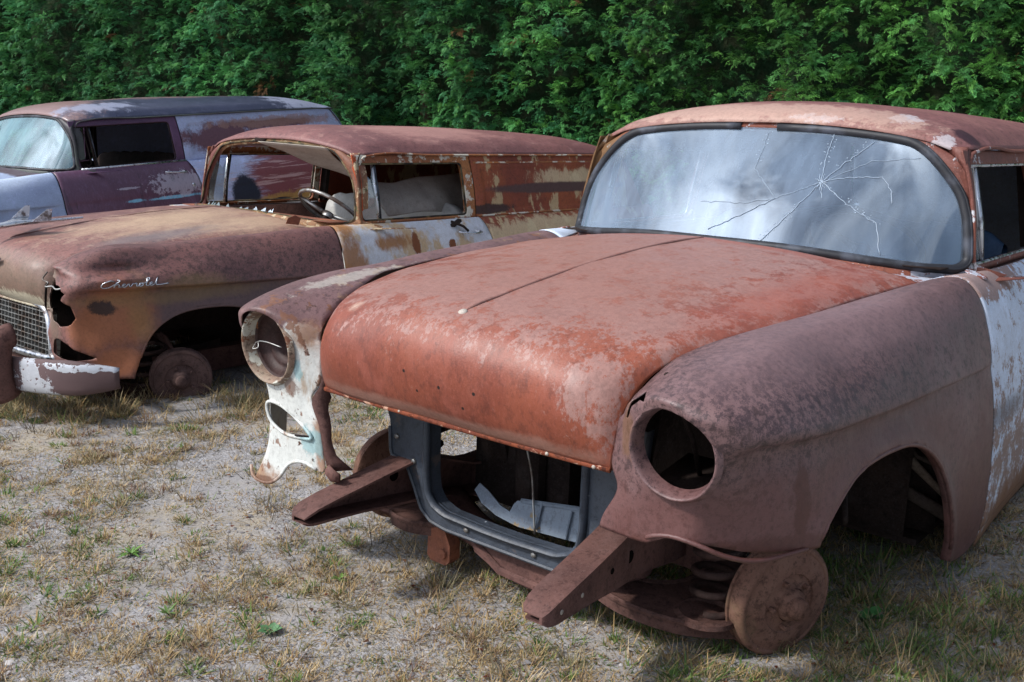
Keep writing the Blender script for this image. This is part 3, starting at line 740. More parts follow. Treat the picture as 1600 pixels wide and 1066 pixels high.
M['hood2'] = rusty('faded_hood', R3(134,92,84), R3(112,78,74), R3(72,52,50), scale=(R3(160,130,114), [((-.2,.3,.88),(.7,.5,.15))], .08, .535, 14, None), speck=.8, rough=.5, spec=.45, layers=[
    (R3(188,160,132), [((-.15,.25,.88),(.5,.20,.12)),((-.45,.5,.86),(.3,.14,.1))], 2.0, 7, .5, (.6,1.5,1), .75),
    (R3(116,108,108), [((.1,.52,.83),(.3,.07,.06))], 1.6, 12, .4, (.6,1.5,1), .7),
    (R3(126,116,96), [((.68,.2,.60),(.12,.5,.16))], .8, 6, .3, (1,1,.5), .5),
    (R3(200,192,168), [((.68,.25,.55),(.06,.3,.04))], 1.9, 30, .12, (1,3,1), .8)])
M['roof2'] = rusty('dull_red_roof', R3(128,84,80), R3(108,70,69), R3(70,46,46), scale=(R3(150,112,104), [((-2,.2,1.4),(1.6,.7,.15))], .05, .56, 14, None), speck=.7, rough=.55, spec=.45, layers=[
    (R3(188,142,132), [((-1.9,.35,1.38),(.5,.3,.1))], 1.8, 5, .25, (.6,2,1), .5)])
M['frame2'] = rusty('flaking_pillar', R3(150,112,76), R3(112,72,56), R3(60,44,34), speck=.6, layers=[
    (R3(190,172,140), None, .54, 16, .05), (R3(84,84,52), None, .60, 12, .05), (R3(110,66,60), [((-1.0,-.7,1.0),(.2,.15,.4))], .5, 6, .2)])
M['door2'] = rusty('rust_streaked_white_door', R3(196,198,204), R3(178,180,188), R3(150,140,126), speck=.25, pit=.5, layers=[
    (R3(186,150,96), None, .50, 4.5, .12, (1,1,.5), .8),
    (R3(156,106,62), [((-.82,.9,.60),(.10,.2,.20)),((-1.15,.9,.76),(.14,.2,.04)),((-.78,.85,.9),(.1,.3,.1))], 2.0, 11, .25, (1,1,.4), .9),
    (R3(120,70,40), [((-1.30,.9,.74),(.03,.1,.07)),((-1.6,.9,.72),(.03,.1,.03))], 1.2, 20, .08)])
M['panel2'] = rusty('orange_rusted_panel', R3(150,80,48), R3(120,58,42), R3(70,40,34), speck=.5, layers=[
    (R3(190,168,128), None, .54, 7, .04, (1,1,.35), .8),
    (R3(206,186,150), [((-2.6,.9,.72),(.9,.3,.12)),((-3.0,.9,1.08),(.5,.3,.08))], 1.5, 16, .1, (1,1,.4), .75),
    (R3(86,62,60), [((-2.85,.74,1.02),(.75,.2,.035))], .35, 9, .12),
    (R3(70,48,44), [((-2.08,.75,.9),(.25,.2,.03))], 1.2, 18, .12)])
M['frameside2'] = rusty('orange_window_frame', R3(166,108,62), R3(128,74,48), R3(70,44,36), speck=.6, layers=[
    (R3(204,196,180), None, .52, 10, .05), (R3(170,74,36), [((-.98,.75,1.0),(.06,.2,.3))], 1.2, 14, .15)])
# car 3
M['fender3'] = rusty('pale_blue_fender', R3(150,166,196), R3(136,150,182), R3(110,118,140), speck=.15, rough=.4, spec=.5, pit=.25, layers=[(R3(190,204,226), [((0,.7,.84),(.8,.25,.08))], 1.2, 4, .3, (.4,1,1))])
M['hood3'] = rusty('pale_hood', R3(160,174,200), R3(140,152,180), R3(110,116,136), speck=.2, rough=.4, spec=.5, pit=.25, layers=[(R3(84,64,70), [((-.65,.3,.9),(.15,.7,.1))], .8, 8, .1)])
M['roof3'] = rusty('blue_black_roof', R3(46,50,70), R3(56,60,80), R3(32,32,42), speck=.3, rough=.35, spec=.5, pit=.35, layers=[
    (R3(140,112,108), [((-1.0,-.1,1.34),(.5,.8,.2)),((-2.2,-.3,1.42),(1.6,.55,.1))], 1.2, 6, .12, (1,1,1), .95),
    (R3(150,156,178), [((-1.35,.5,1.3),(.35,.12,.1)),((-3.5,.4,1.3),(.4,.5,.2))], 2.4, 12, .14, None, .8)])
M['door3'] = rusty('maroon_door', R3(92,62,84), R3(78,50,70), R3(120,100,130), speck=.2, rough=.38, spec=.55, pit=.3, streak=(1,1,.35), layers=[
    (R3(120,176,206), [((-1.75,.93,.58),(.28,.1,.012)),((-1.35,.93,.585),(.08,.1,.012))], 1.6, 20, .15),
    (R3(170,164,180), [((-1.80,.92,.69),(.26,.1,.09)),((-1.30,.92,.69),(.10,.1,.008))], 3.0, 30, .04, None, .8),
    (R3(44,34,50), None, .62, 8, .05, (2,1,.3), .5)])
M['frame3'] = rusty('purple_window_frame', R3(96,66,96), R3(76,52,78), R3(50,36,50), speck=.3, rough=.45, pit=.3)
M['pillar3'] = rusty('dark_green_pillar', R3(72,80,74), R3(60,58,62), R3(40,40,42), speck=.3, rough=.5)
M['panel3'] = rusty('white_and_red_panel', R3(166,178,210), R3(150,160,194), R3(120,116,130), speck=.25, rough=.45, pit=.4, layers=[
    (R3(106,76,88), [((-2.35,.8,1.03),(.42,.3,.12)),((-2.9,.8,1.12),(.5,.3,.04))], 1.5, 6, .12),
    (R3(150,118,110), [((-3.0,.8,1.14),(.8,.3,.05))], 2.4, 14, .1, None, .7),
    (R3(136,80,78), [((-3.0,.8,.90),(.50,.3,.11))], 1.8, 9, .08, (.3,1,3), .9)])
M['quarter3'] = rusty('streaky_white_and_red_quarter', R3(176,188,218), R3(160,170,204), R3(120,110,124), speck=.25, rough=.45, pit=.4, layers=[
    (R3(126,62,62), [((-3.10,.9,.62),(.62,.4,.36))], 1.0, 7, .12, (.35,1,2.2), .95),
    (R3(196,164,164), None, .555, 7, .05, (.22,1,4.5), .75),
    (R3(176,140,76), [((-3.1,.9,.40),(.9,.4,.10))], 1.4, 12, .1, None, .8),
    (R3(40,44,60), [((-2.42,.9,.50),(.15,.3,.2))], .3, 8, .08)])
# dusty window glass
def glass_mat(name, tint, dust, dcol, dlo, dhi, gl=.75, rough=.03):
    n = NT(name)
    tr = n.n('ShaderNodeBsdfTransparent'); tr.inputs['Color'].default_value = tint
    gs = n.n('ShaderNodeBsdfGlossy'); gs.inputs['Roughness'].default_value = rough; gs.inputs['Color'].default_value = (.88, .95, 1, 1)
    n.put(gs.inputs['Normal'], n.bump(n.noise(1.2, 1), .035, .03))
    fr = n.n('ShaderNodeFresnel'); fr.inputs['IOR'].default_value = 2.6
    f = n.math('MULTIPLY', fr.outputs[0], 1.0)
    m1 = n.n('ShaderNodeMixShader'); n.t.links.new(f, m1.inputs[0]); n.t.links.new(tr.outputs[0], m1.inputs[1]); n.t.links.new(gs.outputs[0], m1.inputs[2])
    df = n.n('ShaderNodeBsdfDiffuse'); n.put(df.inputs['Color'], dcol)
    st = n.noise(2.4, 3, .5, stretch=(1.0, 1.3, .8)); sk = n.noise(16, 6, .6, stretch=(1.0, 2.4, .22)); sp = n.noise(120, 3, .7)
    d = n.ramp(n.math('ADD', st, n.math('ADD', n.math('MULTIPLY', n.math('SUBTRACT', sk, .5), .30), n.math('MULTIPLY', n.math('SUBTRACT', sp, .5), .12))), .30, .70, dlo, dhi)
    m2 = n.n('ShaderNodeMixShader'); n.put(m2.inputs[0], n.math('MULTIPLY', d, dust)); n.t.links.new(m1.outputs[0], m2.inputs[1]); n.t.links.new(df.outputs[0], m2.inputs[2])
    n.t.links.new(m2.outputs[0], n.out.inputs['Surface']); return n.m
M['glass1'] = glass_mat('dusty_windshield_glass', (.42,.50,.55,1), 1., R3(176,200,228), .10, .27)
M['glass3'] = glass_mat('blue_green_windshield_glass', (.40,.58,.60,1), 1., R3(150,190,200), .15, .45)
M['glassV'] = glass_mat('clear_side_glass', (.75,.82,.80,1), 1., R3(190,200,200), .05, .25)
n = NT('cracked_glass_edge'); n.bsdf(R3(158,174,192), .35, 0, None, .6); M['crack'] = n.m

# ------------------------------------------------------------------ cars
CARS = [((.22921,2.85724,.04201), (-.02233,-.02689,-2.25329)), ((-2.08947,5.26175,-.05845), (-.01718,-.02611,-2.26976)), ((-4.57831,7.63669,.02124), (.0162,.05042,-2.24417))]

def clip_mb(mb, fn):
    s = Sheet.__new__(Sheet); s.V = list(mb.V); s.F = list(mb.F); s.edges = []; s.clip(fn); return s
def lowcut(hs):
    ys, zs = zip(*hs)
    return lambda V: np.where(V[:, 0] > .2, V[:, 2] - np.interp(np.abs(V[:, 1]), ys, zs), 1.)

def build_car(ci):
    loc, rot = CARS[ci]
    car = bpy.data.objects.new('wrecked_car', None); COL.objects.link(car); car.location = loc; car.rotation_euler = rot
    car.empty_display_size = .3
    m = {0: dict(fL='fender1', fR='fenderR1', hood='hood1', roof='roof1', frame='frame1', door='door1', updoor='frame1', panel='roof1', quarter='door1', cowl='frame1', gask='rubber', drum='drum', wf='frame1'),
         1: dict(fL='fender2', fR='fender2', hood='hood2', roof='roof2', frame='frame2', door='door2', updoor='frameside2', panel='panel2', quarter='panel2', cowl='frame2', gask='rubber2', drum='drum2', wf='frame2'),
         2: dict(fL='fender3', fR='fender3', hood='hood3', roof='roof3', frame='pillar3', door='door3', updoor='frame3', panel='panel3', quarter='quarter3', cowl='frame3', gask='rubber', drum='drum2', wf='pillar3')}[ci]
    g = {k: M[v] for k, v in m.items()}
    # ---- fenders
    if ci == 0:
        low = lowcut([(.5,.40),(.594,.402),(.65,.432),(.71,.428),(.77,.405),(.82,.392),(.95,.39)])
        slit = polyfield(jag([(.535,.668),(.545,.672),(.553,.70),(.585,.722),(.60,.7245),(.598,.731),(.57,.728),(.545,.708)], .002, 5), YZ, lambda V: V[:, 0] > .6)
        fl = part('fender', 'fl0', lambda: fender_sheet(low, .0985, (slit,)), g['fL'], car, label='purple-brown rusted fender with an empty headlight hole')
        lowR = lowcut([(.40,.30),(.45,.30),(.475,.285),(.50,.292),(.545,.30),(.60,.283),(.64,.236),(.68,.207),(.76,.205),(.785,.25),(.80,.33),(.82,.392),(.95,.39)])
        park = polyfield(smooth_poly([(.50,.385),(.56,.425),(.63,.452),(.685,.455),(.70,.435),(.68,.395),(.62,.372),(.55,.375)], 4), YZ, lambda V: V[:, 0] > .52)
        fr = part('fender', 'fr0', lambda: fender_sheet(lowR, .108, (park,)), g['fR'], car, side=-1, label='peeling white and purple fender hanging on the far side')
    elif ci == 1:
        low = lowcut([(.4,.24),(.95,.24)])
        park = polyfield([(.52,.335),(.55,.405),(.60,.415),(.68,.395),(.74,.352),(.76,.335),(.70,.325),(.6,.325)], YZ, lambda V: V[:, 0] > .52)
        torn = polyfield(jag([(.485,.64),(.49,.70),(.495,.755),(.53,.80),(.575,.79),(.572,.74),(.585,.70),(.62,.69),(.66,.665),(.70,.668),(.73,.64),(.69,.61),(.735,.58),(.725,.52),(.68,.48),(.62,.478),(.575,.50),(.555,.56),(.525,.59),(.50,.62)], .006, 3, 2), YZ, lambda V: (V[:, 0] > .52))
        def dent(V):
            o = np.zeros_like(V)
            cx = V[:, 0] - .50; r = np.exp(-((cx) / .16) ** 2 - ((V[:, 2] - .735) / .026) ** 2); o[:, 1] -= .055 * r
            r2 = np.exp(-((V[:, 0] - .45) / .22) ** 2 - ((V[:, 2] - .795) / .022) ** 2); o[:, 2] += .026 * r2
            r3 = np.exp(-((V[:, 0] - .70) / .08) ** 2 - ((V[:, 2] - .72) / .05) ** 2); o[:, 0] -= .05 * r3 * (V[:, 1] > .5); o[:, 2] += .012 * r3
            r4 = np.exp(-((V[:, 0] - .52) / .12) ** 2 - ((V[:, 2] - .70) / .014) ** 2); o[:, 1] += .026 * r4
            return o
        fl = part('fender', 'fl1', lambda: fender_sheet(low, None, (park, torn), dent), g['fL'], car, label='rusty fender with a torn open headlight hole')
        fr = part('fender', 'fr1', lambda: fender_sheet(low, .088, (park,)), g['fR'], car, side=-1)
    else:
        low = lowcut([(.4,.24),(.95,.24)])
        fl = part('fender', 'fr1', lambda: fender_sheet(low, .088), g['fL'], car); fr = part('fender', 'fr1', None, g['fR'], car, side=-1)
    for s in (1, -1):     # rolled lip of the wheel arch
        SA = SIDE.copy().displace(arch_flare) if 'ARC_A' not in CACHE else None
        if SA: A_ = SA.arr(); CACHE['ARC_A'] = A_[A_[:, 0] > -.7]
        A_ = CACHE['ARC_A']; P = []
        for x, z in smooth_poly(ARCH, 5)[6:-16]:
            if z < (.06 if x < 0 else .40 if ci == 0 else .25): continue
            k = np.argmin((A_[:, 0] - x) ** 2 + (A_[:, 2] - z) ** 2 + (A_[:, 1] < .6) * 9); P.append((x, (A_[k, 1] - .002) * s, z))
        MB().tube(curve(P[::1], .02), .0062, 8).obj('arch_lip', g['fL'] if s > 0 else g['fR'], fl if s > 0 else fr)
    # headlight rims
    def rim(side, mat, r=.088, bucket=False):
        b = MB().lathe([(-.035, r * .90), (-.012, r * .93), (.0, r * .97), (.005, r * 1.0), (.005, r * 1.025), (.001, r * 1.055), (-.010, r * 1.11)], (.694, HL[0] * side, HL[1]), (1, .0, -.08), 48)
        o = b.obj('headlight_rim', mat, car)
        if bucket:
            k = MB().lathe([(.0, r * .96), (-.022, r * .94), (-.024, r * .84), (-.03, r * .86), (-.05, r * .70), (-.053, r * .62), (-.049, r * .58), (-.075, r * .5), (-.095, r * .34), (-.10, r * .32), (-.11, .0)], (.688, HL[0] * side, HL[1]), (1, .05 * side, -.06), 44)
            k.obj('headlight_bucket', M['bucket'], car, label='empty rusty headlight bucket')
            w = MB().tube(curve([(.70, -.70, .632), (.712, -.66, .645), (.715, -.63, .648), (.705, -.575, .64)], .01), .0018, 5)
            w.tube(curve([(.705, -.69, .635), (.72, -.685, .62), (.712, -.672, .625), (.705, -.68, .64)], .005), .0014, 5)
            w.obj('loose_wire', M['alloy'], car)
        return o
    if ci == 0:
        rim(1, M['fender1'], .0985); rim(-1, M['bezel'], .104, True)
        # cut back flange of the loose fender, its inner edge
        P = [(.615,-.500,.69),(.632,-.488,.64),(.638,-.482,.58),(.645,-.488,.53),(.655,-.505,.50),(.655,-.475,.42),(.65,-.455,.32),(.645,-.45,.295)]
        C = curve(P, .02); n_ = len(C)
        wv = np.interp(np.linspace(0, 1, n_), [0, .3, .42, .52, .62, .8, .92, 1], [.012, .014, .020, .046, .034, .022, .03, .06])
        G = np.array([C + np.array([.001, 0, 0]), C + np.stack([-wv * .35, wv * .35, np.zeros(n_)], 1), C + np.stack([-wv * .9, wv * .7, np.zeros(n_)], 1)])
        MB().grid(G).obj('fender_flange', M['steel'], car, thick=.003)
        MB().tube([(.648, -.452, .30), (.65, -.43, .288), (.645, -.405, .285)], [.016, .018, .012], 8, flat=(1.2, .5)).obj('fender_tab', M['steel'], car)
        # rolled bottom horn of the valance
        MB().tube(curve([(.668,-.775,.24),(.675,-.76,.212),(.676,-.72,.203),(.673,-.67,.212),(.669,-.635,.240),(.665,-.60,.284),(.661,-.545,.303),(.656,-.49,.292)], .02), .005, 8).obj('valance_lip', M['fenderR1'], car)
        MB().tube([(.664, a, b) for a, b in smooth_poly([(-.50,.385),(-.56,.425),(-.63,.452),(-.685,.455),(-.70,.435),(-.68,.395),(-.62,.372),(-.55,.375)], 4)], .0055, 6, closed=True).obj('parking_lamp_rim', M['fenderR1'], car)
        MB().tube(curve([(.655,-.49,.388),(.668,-.54,.383),(.67,-.565,.38)], .02), .003, 6).obj('panel_seam', M['dark'], car)
        # lip of the left fender over the parking lamp
        MB().tube(curve([(.655,.585,.402),(.666,.60,.418),(.664,.65,.434),(.655,.705,.43),(.622,.755,.408),(.58,.79,.394),(.48,.84,.392),(.405,.862,.392)], .02), .0055, 6).obj('fender_lip', M['fender1'], car)
        MB().lathe([(0,.004),(.004,.003),(.005,0)], (.70,.60,.62), (1,0,0), 8)
    elif ci == 2:
        rim(1, M['chrome']); rim(-1, M['chrome'])
    else:
        rim(-1, M['alloy'])
        # torn remains of the brow
        MB().tube(curve([(.66,.515,.71),(.69,.53,.68),(.68,.56,.668),(.70,.575,.655),(.69,.62,.66),(.695,.66,.652),(.68,.70,.66)], .008), .004, 5).obj('torn_rim', M['alloy'], car)
        MB().grid(np.array([[(.655,.50,.66),(.66,.498,.60),(.66,.49,.56),(.655,.478,.54)],[(.672,.52,.655),(.676,.515,.60),(.674,.505,.56),(.66,.485,.53)]])).obj('bent_bracket', M['dark'], car, thick=.004)
    # ---- hood
    hd = part('hood', 'hood', hood_sheet, g['hood'], car, thick=.003)
    lip = [p for p in curve([(.645 - .011 * (abs(y) / .478) ** 2, y, .528) for y in np.linspace(-.476, .476, 9)], .03)]
    MB().tube(lip, .0075, 8, flat=(1.0, .8)).obj('hood_lip', M['lip'] if ci == 0 else g['hood'], hd)
    G = np.array([[(p[0] - .004, p[1], p[2] - .003) for p in lip], [(p[0] - .030, p[1], p[2] - .004) for p in lip]])
    MB().grid(G).obj('hood_flange', M['steel_o'] if ci == 0 else M['dark'], hd, thick=.003)
    rd = [(x, 0, z + .0005) for x, z in [(.602,.8085),(.585,.8145),(.45,.837),(.13,.879),(-.21,.908),(-.46,.918),(-.60,.9175)]]
    rc_ = curve(rd, .03); MB().tube(rc_, [.004 if i < 2 else .0072 for i in range(len(rc_))], 10, flat=(.62, 1.0), up=(0, 0, 1)).obj('hood_crease', g['hood'], hd)
    if ci == 0:
        MB().lathe([(0,.012),(.003,.011),(.004,.0)], (.600,0,.8095), (.5,0,1), 16).obj('crease_tip', M['cloth'], hd)
    if ci == 0:
        for y in (-.17, .04, .31, .44): MB().lathe([(0, .005), (.003, .004), (.004, 0)], (.646, y, .529), (1, 0, -.2), 10).obj('rivet', M['cloth'], hd)
    # ---- cowl, windshield frame, gasket, glass
    new_cowl = MB().grid(cowl_grid()); new_cowl.obj('cowl', g['cowl'], car, thick=.003)
    MB().box((0, 0, 0), (0, 0, 0)) if False else None
    fr_ = ws_frame(); wf = fr_.obj('windshield_frame', g['wf'], car)
    for s in (1, -1): pillar_mb(s).obj('windshield_pillar', g['wf'], car, thick=.003)
    if ci != 1:
        if ci == 0:
            n = len(LP3); gap = [i for i, (a, t) in enumerate(LOOP) if t > .99 and abs(a - .0) < .06]
            order = list(range(gap[-1] + 1, n)) + list(range(0, gap[0]))
            path = [LP3[i] for i in order]
            C = LP3.mean(axis=0); path = [p + (p - C) * .008 for p in path]
            gk = MB().tube(path, .0155, 10, flat=(1, 1)); gk.tube([p + (p - C) * .016 + np.array([.004, 0, .004]) for p in path], .006, 6); go = gk.obj('windshield_gasket', g['gask'], car)
        else:
            go = MB().tube(list(LP3), .013, 8, closed=True).obj('windshield_gasket', g['gask'], car)
            pass
        gl = part('windshield', 'glass', windshield_glass, M['glass1'] if ci == 0 else M['glass3'], car, thick=0)
        if ci == 0:
            def cr(P, r=.0016, jit=.008, seed=0):
                rn = random.Random(seed); pts = []
                for k in range(len(P) - 1):
                    for q in range(8):
                        t = q / 8; a = P[k][0] + (P[k+1][0] - P[k][0]) * t; b = P[k][1] + (P[k+1][1] - P[k][1]) * t
                        pts.append((a + rn.uniform(-jit, jit) * .35, b + rn.uniform(-jit, jit)))
                pts.append(P[-1]); Q = W(*zip(*pts)) + np.array([.0015, 0, .001])
                return list(Q)
            cks = [[(.375,.55),(.365,.78),(.375,.985)], [(.375,.55),(.46,.74),(.57,.95)], [(.375,.55),(.20,.38),(.06,.32),(-.12,.31)], [(.20,.38),(.06,.20),(-.04,.08)],
                   [(.375,.55),(.30,.33),(.19,.02)], [(.375,.55),(.52,.40),(.66,.28),(.71,.05)], [(.375,.55),(.50,.62),(.64,.66),(.69,.56),(.70,.46)], [(.375,.55),(.58,.78),(.84,.88)], [(.06,.95),(.07,.62),(.20,.38)], [(.375,.55),(.40,.42)]]
            b = MB()
            for k, c in enumerate(cks): b.tube(cr(c, seed=k), .0007 if k in (7, 8, 2) else .0011, 4)
            rn = random.Random(4)
            for (a0, t0), (a1, t1), c in (((.30,.33),(.19,.04),40), ((.41,.66),(.55,.93),22), ((.44,.50),(.66,.28),26), ((.365,.62),(.375,.97),26), ((.06,.95),(.07,.62),14)):
                for k in range(c):
                    u = rn.random(); p = W([a0 + (a1 - a0) * u + rn.uniform(-.02, .02)], [t0 + (t1 - t0) * u + rn.uniform(-.02, .02)])[0]
                    rr_ = rn.uniform(.0008, .0026); b.lathe([(.0, rr_), (.0015, rr_ * .8), (.002, 0)], p, (.45, .1, .9), 7)
            for k in range(9):
                an = k * .7; p = [(.375, .55), (.375 + .03 * math.cos(an), .55 + .07 * math.sin(an))]; b.tube(cr(p, seed=20 + k), .001, 4)
            b.obj('crack', M['crack'], gl)
            MB().lathe([(0,.010),(.012,.009),(.018,.006),(.02,0)], tuple(W([.30],[-.09])[0]), (.2,0,1), 12).box(tuple(W([.34],[-.085])[0] + np.array([.0,.01,.008])), (.02,.05,.008)).obj('wiper_pivot', M['alloy'], car)
        else:
            MB().lathe([(0,.012),(.012,.009),(.018,.006),(.02,0)], tuple(W([.45],[-.09])[0]), (.2,0,1), 12).box(tuple(W([.40],[-.07])[0]), (.012,.16,.006)).obj('wiper_pivot', M['alloy'], car)
    else:
        go = MB().tube(list(LP3), .0065, 6, closed=True).obj('windshield_gasket', g['gask'], car)
        # broken glass teeth along the bottom, mirror bracket
        rn = random.Random(2)
        for k in range(16):
            a = rn.uniform(-.85, .45); w_ = rn.uniform(.008, .03); h = rn.uniform(.02, .08)
            q = W([a - w_, a + w_ * rn.uniform(-.6, .6), a + w_], [.005, h, .005]); MB().add([tuple(v) for v in q], [(0, 1, 2)]).obj('glass_shard', M['glassV'], wf, smooth=False, thick=.003)
        MB().tube([W([-.15],[1.02])[0] + np.array([.01,-.05,.0]), W([-.15],[1.02])[0] + np.array([.012,.05,.0])], .014, 8, flat=(1,.7)).obj('mirror_bracket', M['dark'], car)
        for a in (-.05, .42): MB().lathe([(0,.014),(.012,.012),(.018,.006),(.02,0)], tuple(W([a],[-.10])[0]), (.2,0,1), 12).box(tuple(W([a+.06],[-.095])[0]), (.015,.07,.006)).obj('wiper_pivot', M['alloy'], car)
        MB().add([(-.60,.600,.868),(-.655,.640,.862),(-.66,.655,.90),(-.63,.640,.915),(-.605,.615,.90)], [(0,1,2,3,4)]).obj('hood_hinge_tab', M['steel_o'], car, thick=.006, smooth=False)
    # ---- roof and rails
    rf = part('roof', 'roof%d' % (ci == 2), lambda: roof_sheet(ci == 2), g['roof'], car, thick=.003)
    for s in (1, -1):
        rc = curve([(x, y * s, z) for x, y, z in RAIL], .03)
        MB().tube(rc, .0075, 8, flat=(.8, 1.1)).obj('drip_rail', M['frame1'] if ci == 0 else M['frameside2'] if ci == 1 else M['pillar3'], car)
    # headliner bows so the inside is not a bare shell
    # ---- doors and side panels
    for s in (1, -1):
        dr = part('door', 'door', door_sheet, g['door'], car, side=s, thick=.004)
        part('window_frame', 'updoor', upper_door, g['updoor'], dr, side=s, thick=.004)
        yw = lambda z: (upf_y(z) - .018) * s
        # garnish, vent bar, window channel
        vb = MB(); x0 = -1.132
        vb.tube([(x0, yw(.872), .872), (x0 + .001, yw(1.0), 1.0), (x0 - .002, yw(1.192), 1.192)], .009, 6)
        MB().tube([(x0 - .017, yw(.872), .872), (x0 - .016, yw(1.0), 1.0), (x0 - .019, yw(1.192), 1.192)], .007, 6).obj('window_channel', M['rubber'], dr)
        vb.obj('vent_bar', M['chrome'] if ci != 2 else M['dark'], dr)
        ch = MB(); ch.tube([(x, (upf_y(z) - .008) * s, z) for x, z in rrect(-1.858, -1.001, .876, 1.188, .028)], .0065 if ci != 2 else .005, 6, closed=True)
        ch.obj('window_trim', M['chrome'] if ci == 0 else M['rubber2'] if ci == 1 else M['dark'], dr)
        if ci == 0 or (ci == 1):
            if ci == 0: P = [(-1.012,.885),(x0-.0,.885),(x0,1.18),(-1.012,1.18)]
            else: P = [(-1.012,.885),(x0-.0,.885),(x0,1.17),(x0+.03,1.10),(x0+.06,1.13),(-1.05,1.15),(-1.03,1.10),(-1.012,1.12)]
            MB().add([(x, yw(z), z) for x, z in P], [tuple(range(len(P)))]).obj('vent_window', M['glassV'], dr, smooth=False)
            if ci == 0: MB().tube([(x0 + .010, yw(.885), .885), (x0 + .010, yw(1.18), 1.18), (-1.02, yw(1.185), 1.185)], .004, 6).obj('vent_frame', M['chrome'], dr)
        # handle: curved pull on two posts
        hx, hz = -1.76, .775
        yb = .868 * s
        h = MB(); h.tube(curve([(hx + .10, yb + .020 * s, hz + .012), (hx + .05, yb + .034 * s, hz + .006), (hx - .06, yb + .036 * s, hz), (hx - .11, yb + .018 * s, hz)], .015), [.006] + [.0085] * 30 if False else .0075, 8)
        h.lathe([(0, .016), (.012, .014), (.02, .010), (.034, .008)], (hx - .085, yb - .004 * s, hz), (0, s, .15), 14)
        h.lathe([(0, .011), (.012, .010), (.034, .006)], (hx + .06, yb - .002 * s, hz + .006), (0, s, .15), 12)
        h.obj('handle', M['chrome'] if ci else M['alloy'], dr)
        if ci == 2:
            MB().tube([(-.985, .806, .865), (-1.4, .808, .866), (-1.935, .806, .862)], .011, 8, flat=(.6, 1)).mirrored if False else None
            MB().tube([(-.985, .800 * s, .863), (-1.4, .802 * s, .864), (-1.93, .800 * s, .860)], .010, 8, flat=(1, .7)).obj('belt_trim', M['chrome'], dr)
            b = MB(); b.lathe([(0, .018), (.006, .016), (.008, 0)], (-1.90, .905 * s, .66), (0, s, .1), 14); b.obj('door_plug', M['chrome'], dr)
            P = [(-.97,.87),(-1.10,.87)]
            MB().tube([(-1.06, yw(.89), .90), (-1.075, yw(.93), .885), (-1.10, yw(.9), .90), (-1.095, yw(1.1), 1.12), (-1.07, yw(1.15), 1.17)], .005, 6).obj('vent_frame', M['dark'], dr)
        if ci == 1:
            b = MB(); b.box((-1.66, .862 * s, .84), (.07, .03, .018), Matrix.Rotation(rad(25), 3, 'Y')); b.tube([(-1.62, .86 * s, .85), (-1.70, .885 * s, .82), (-1.74, .89 * s, .79)], .008, 6); b.obj('broken_mirror_arm', M['dark'], dr)
        if ci == 0: 
            b = MB(); b.lathe([(0,.035),(.004,.034),(.006,.026),(.003,.020),(.006,.006),(.006,0)], (-.90,.80*s,.858), (0,.3*s,1), 20); b.obj('mirror_base', M['frame1'], dr)
        part('rocker_panel', 'rocker', rocker_sheet, g['door'], car, side=s, thick=.003)
        qp = part('rear_quarter', 'quarter', quarter_sheet, g['quarter'], car, side=s, thick=.003)
        part('side_panel', 'upanel', upper_panel, g['panel'], car, side=s, thick=.003)
        if ci == 1:   # ledge strips above and below the recessed panel
            MB().tube([(-1.95, .775 * s, .862), (-3.0, .772 * s, .860), (-3.8, .72 * s, .858)], .007, 6).tube([(-1.97, .708 * s, 1.19), (-3.2, .706 * s, 1.19), (-3.58, .69 * s, 1.186)], .006, 6).obj('panel_moulding', M['frameside2'], car)
        # weather gap behind the door: dark jamb
        MB().box((-.756, .79 * s, .42), (.02, .15, .66)).obj('door_jamb', M['dark'], car, smooth=False)
        MB().box((-1.975, .745 * s, .46), (.05, .15, .70)).obj('door_jamb', M['dark'], car, smooth=False)
        MB().box((-1.945, .70 * s, 1.03), (.03, .06, .33), Matrix.Rotation(rad(-10) * -s, 3, 'X')).obj('door_jamb', M['dark'], car, smooth=False)
        MB().grid(np.array([[(x, y, .842) for x in np.linspace(-.99, -1.93, 4)] for y in (.775 * s, .70 * s)])).grid(np.array([[(x, .70 * s, z) for x in np.linspace(-.99, -1.93, 4)] for z in (.842, .14)])).obj('door_inner', M['steel'] if ci != 2 else M['dark'], dr, thick=.004)
    tg = MB().grid(tail_grid()); tg.obj('tailgate', g['quarter'], car, thick=.003)
    # ---- floor, firewall, inner aprons, chassis
    b = MB(); b.box((-2.2, 0, .10), (3.4, 1.66, .02)); b.box((-2.2, 0, .13), (3.2, .34, .09)); b.obj('floor_pan', M['dark'], car, smooth=False)
    fw = MB(); fw.grid(np.array([[(-.52 + .05 * (abs(y) > .6), y, z) for y in np.linspace(-.80, .80, 9)] for z in (.12, .3, .5, .7, .835)])); fw.obj('firewall', M['dark'], car, thick=.004)
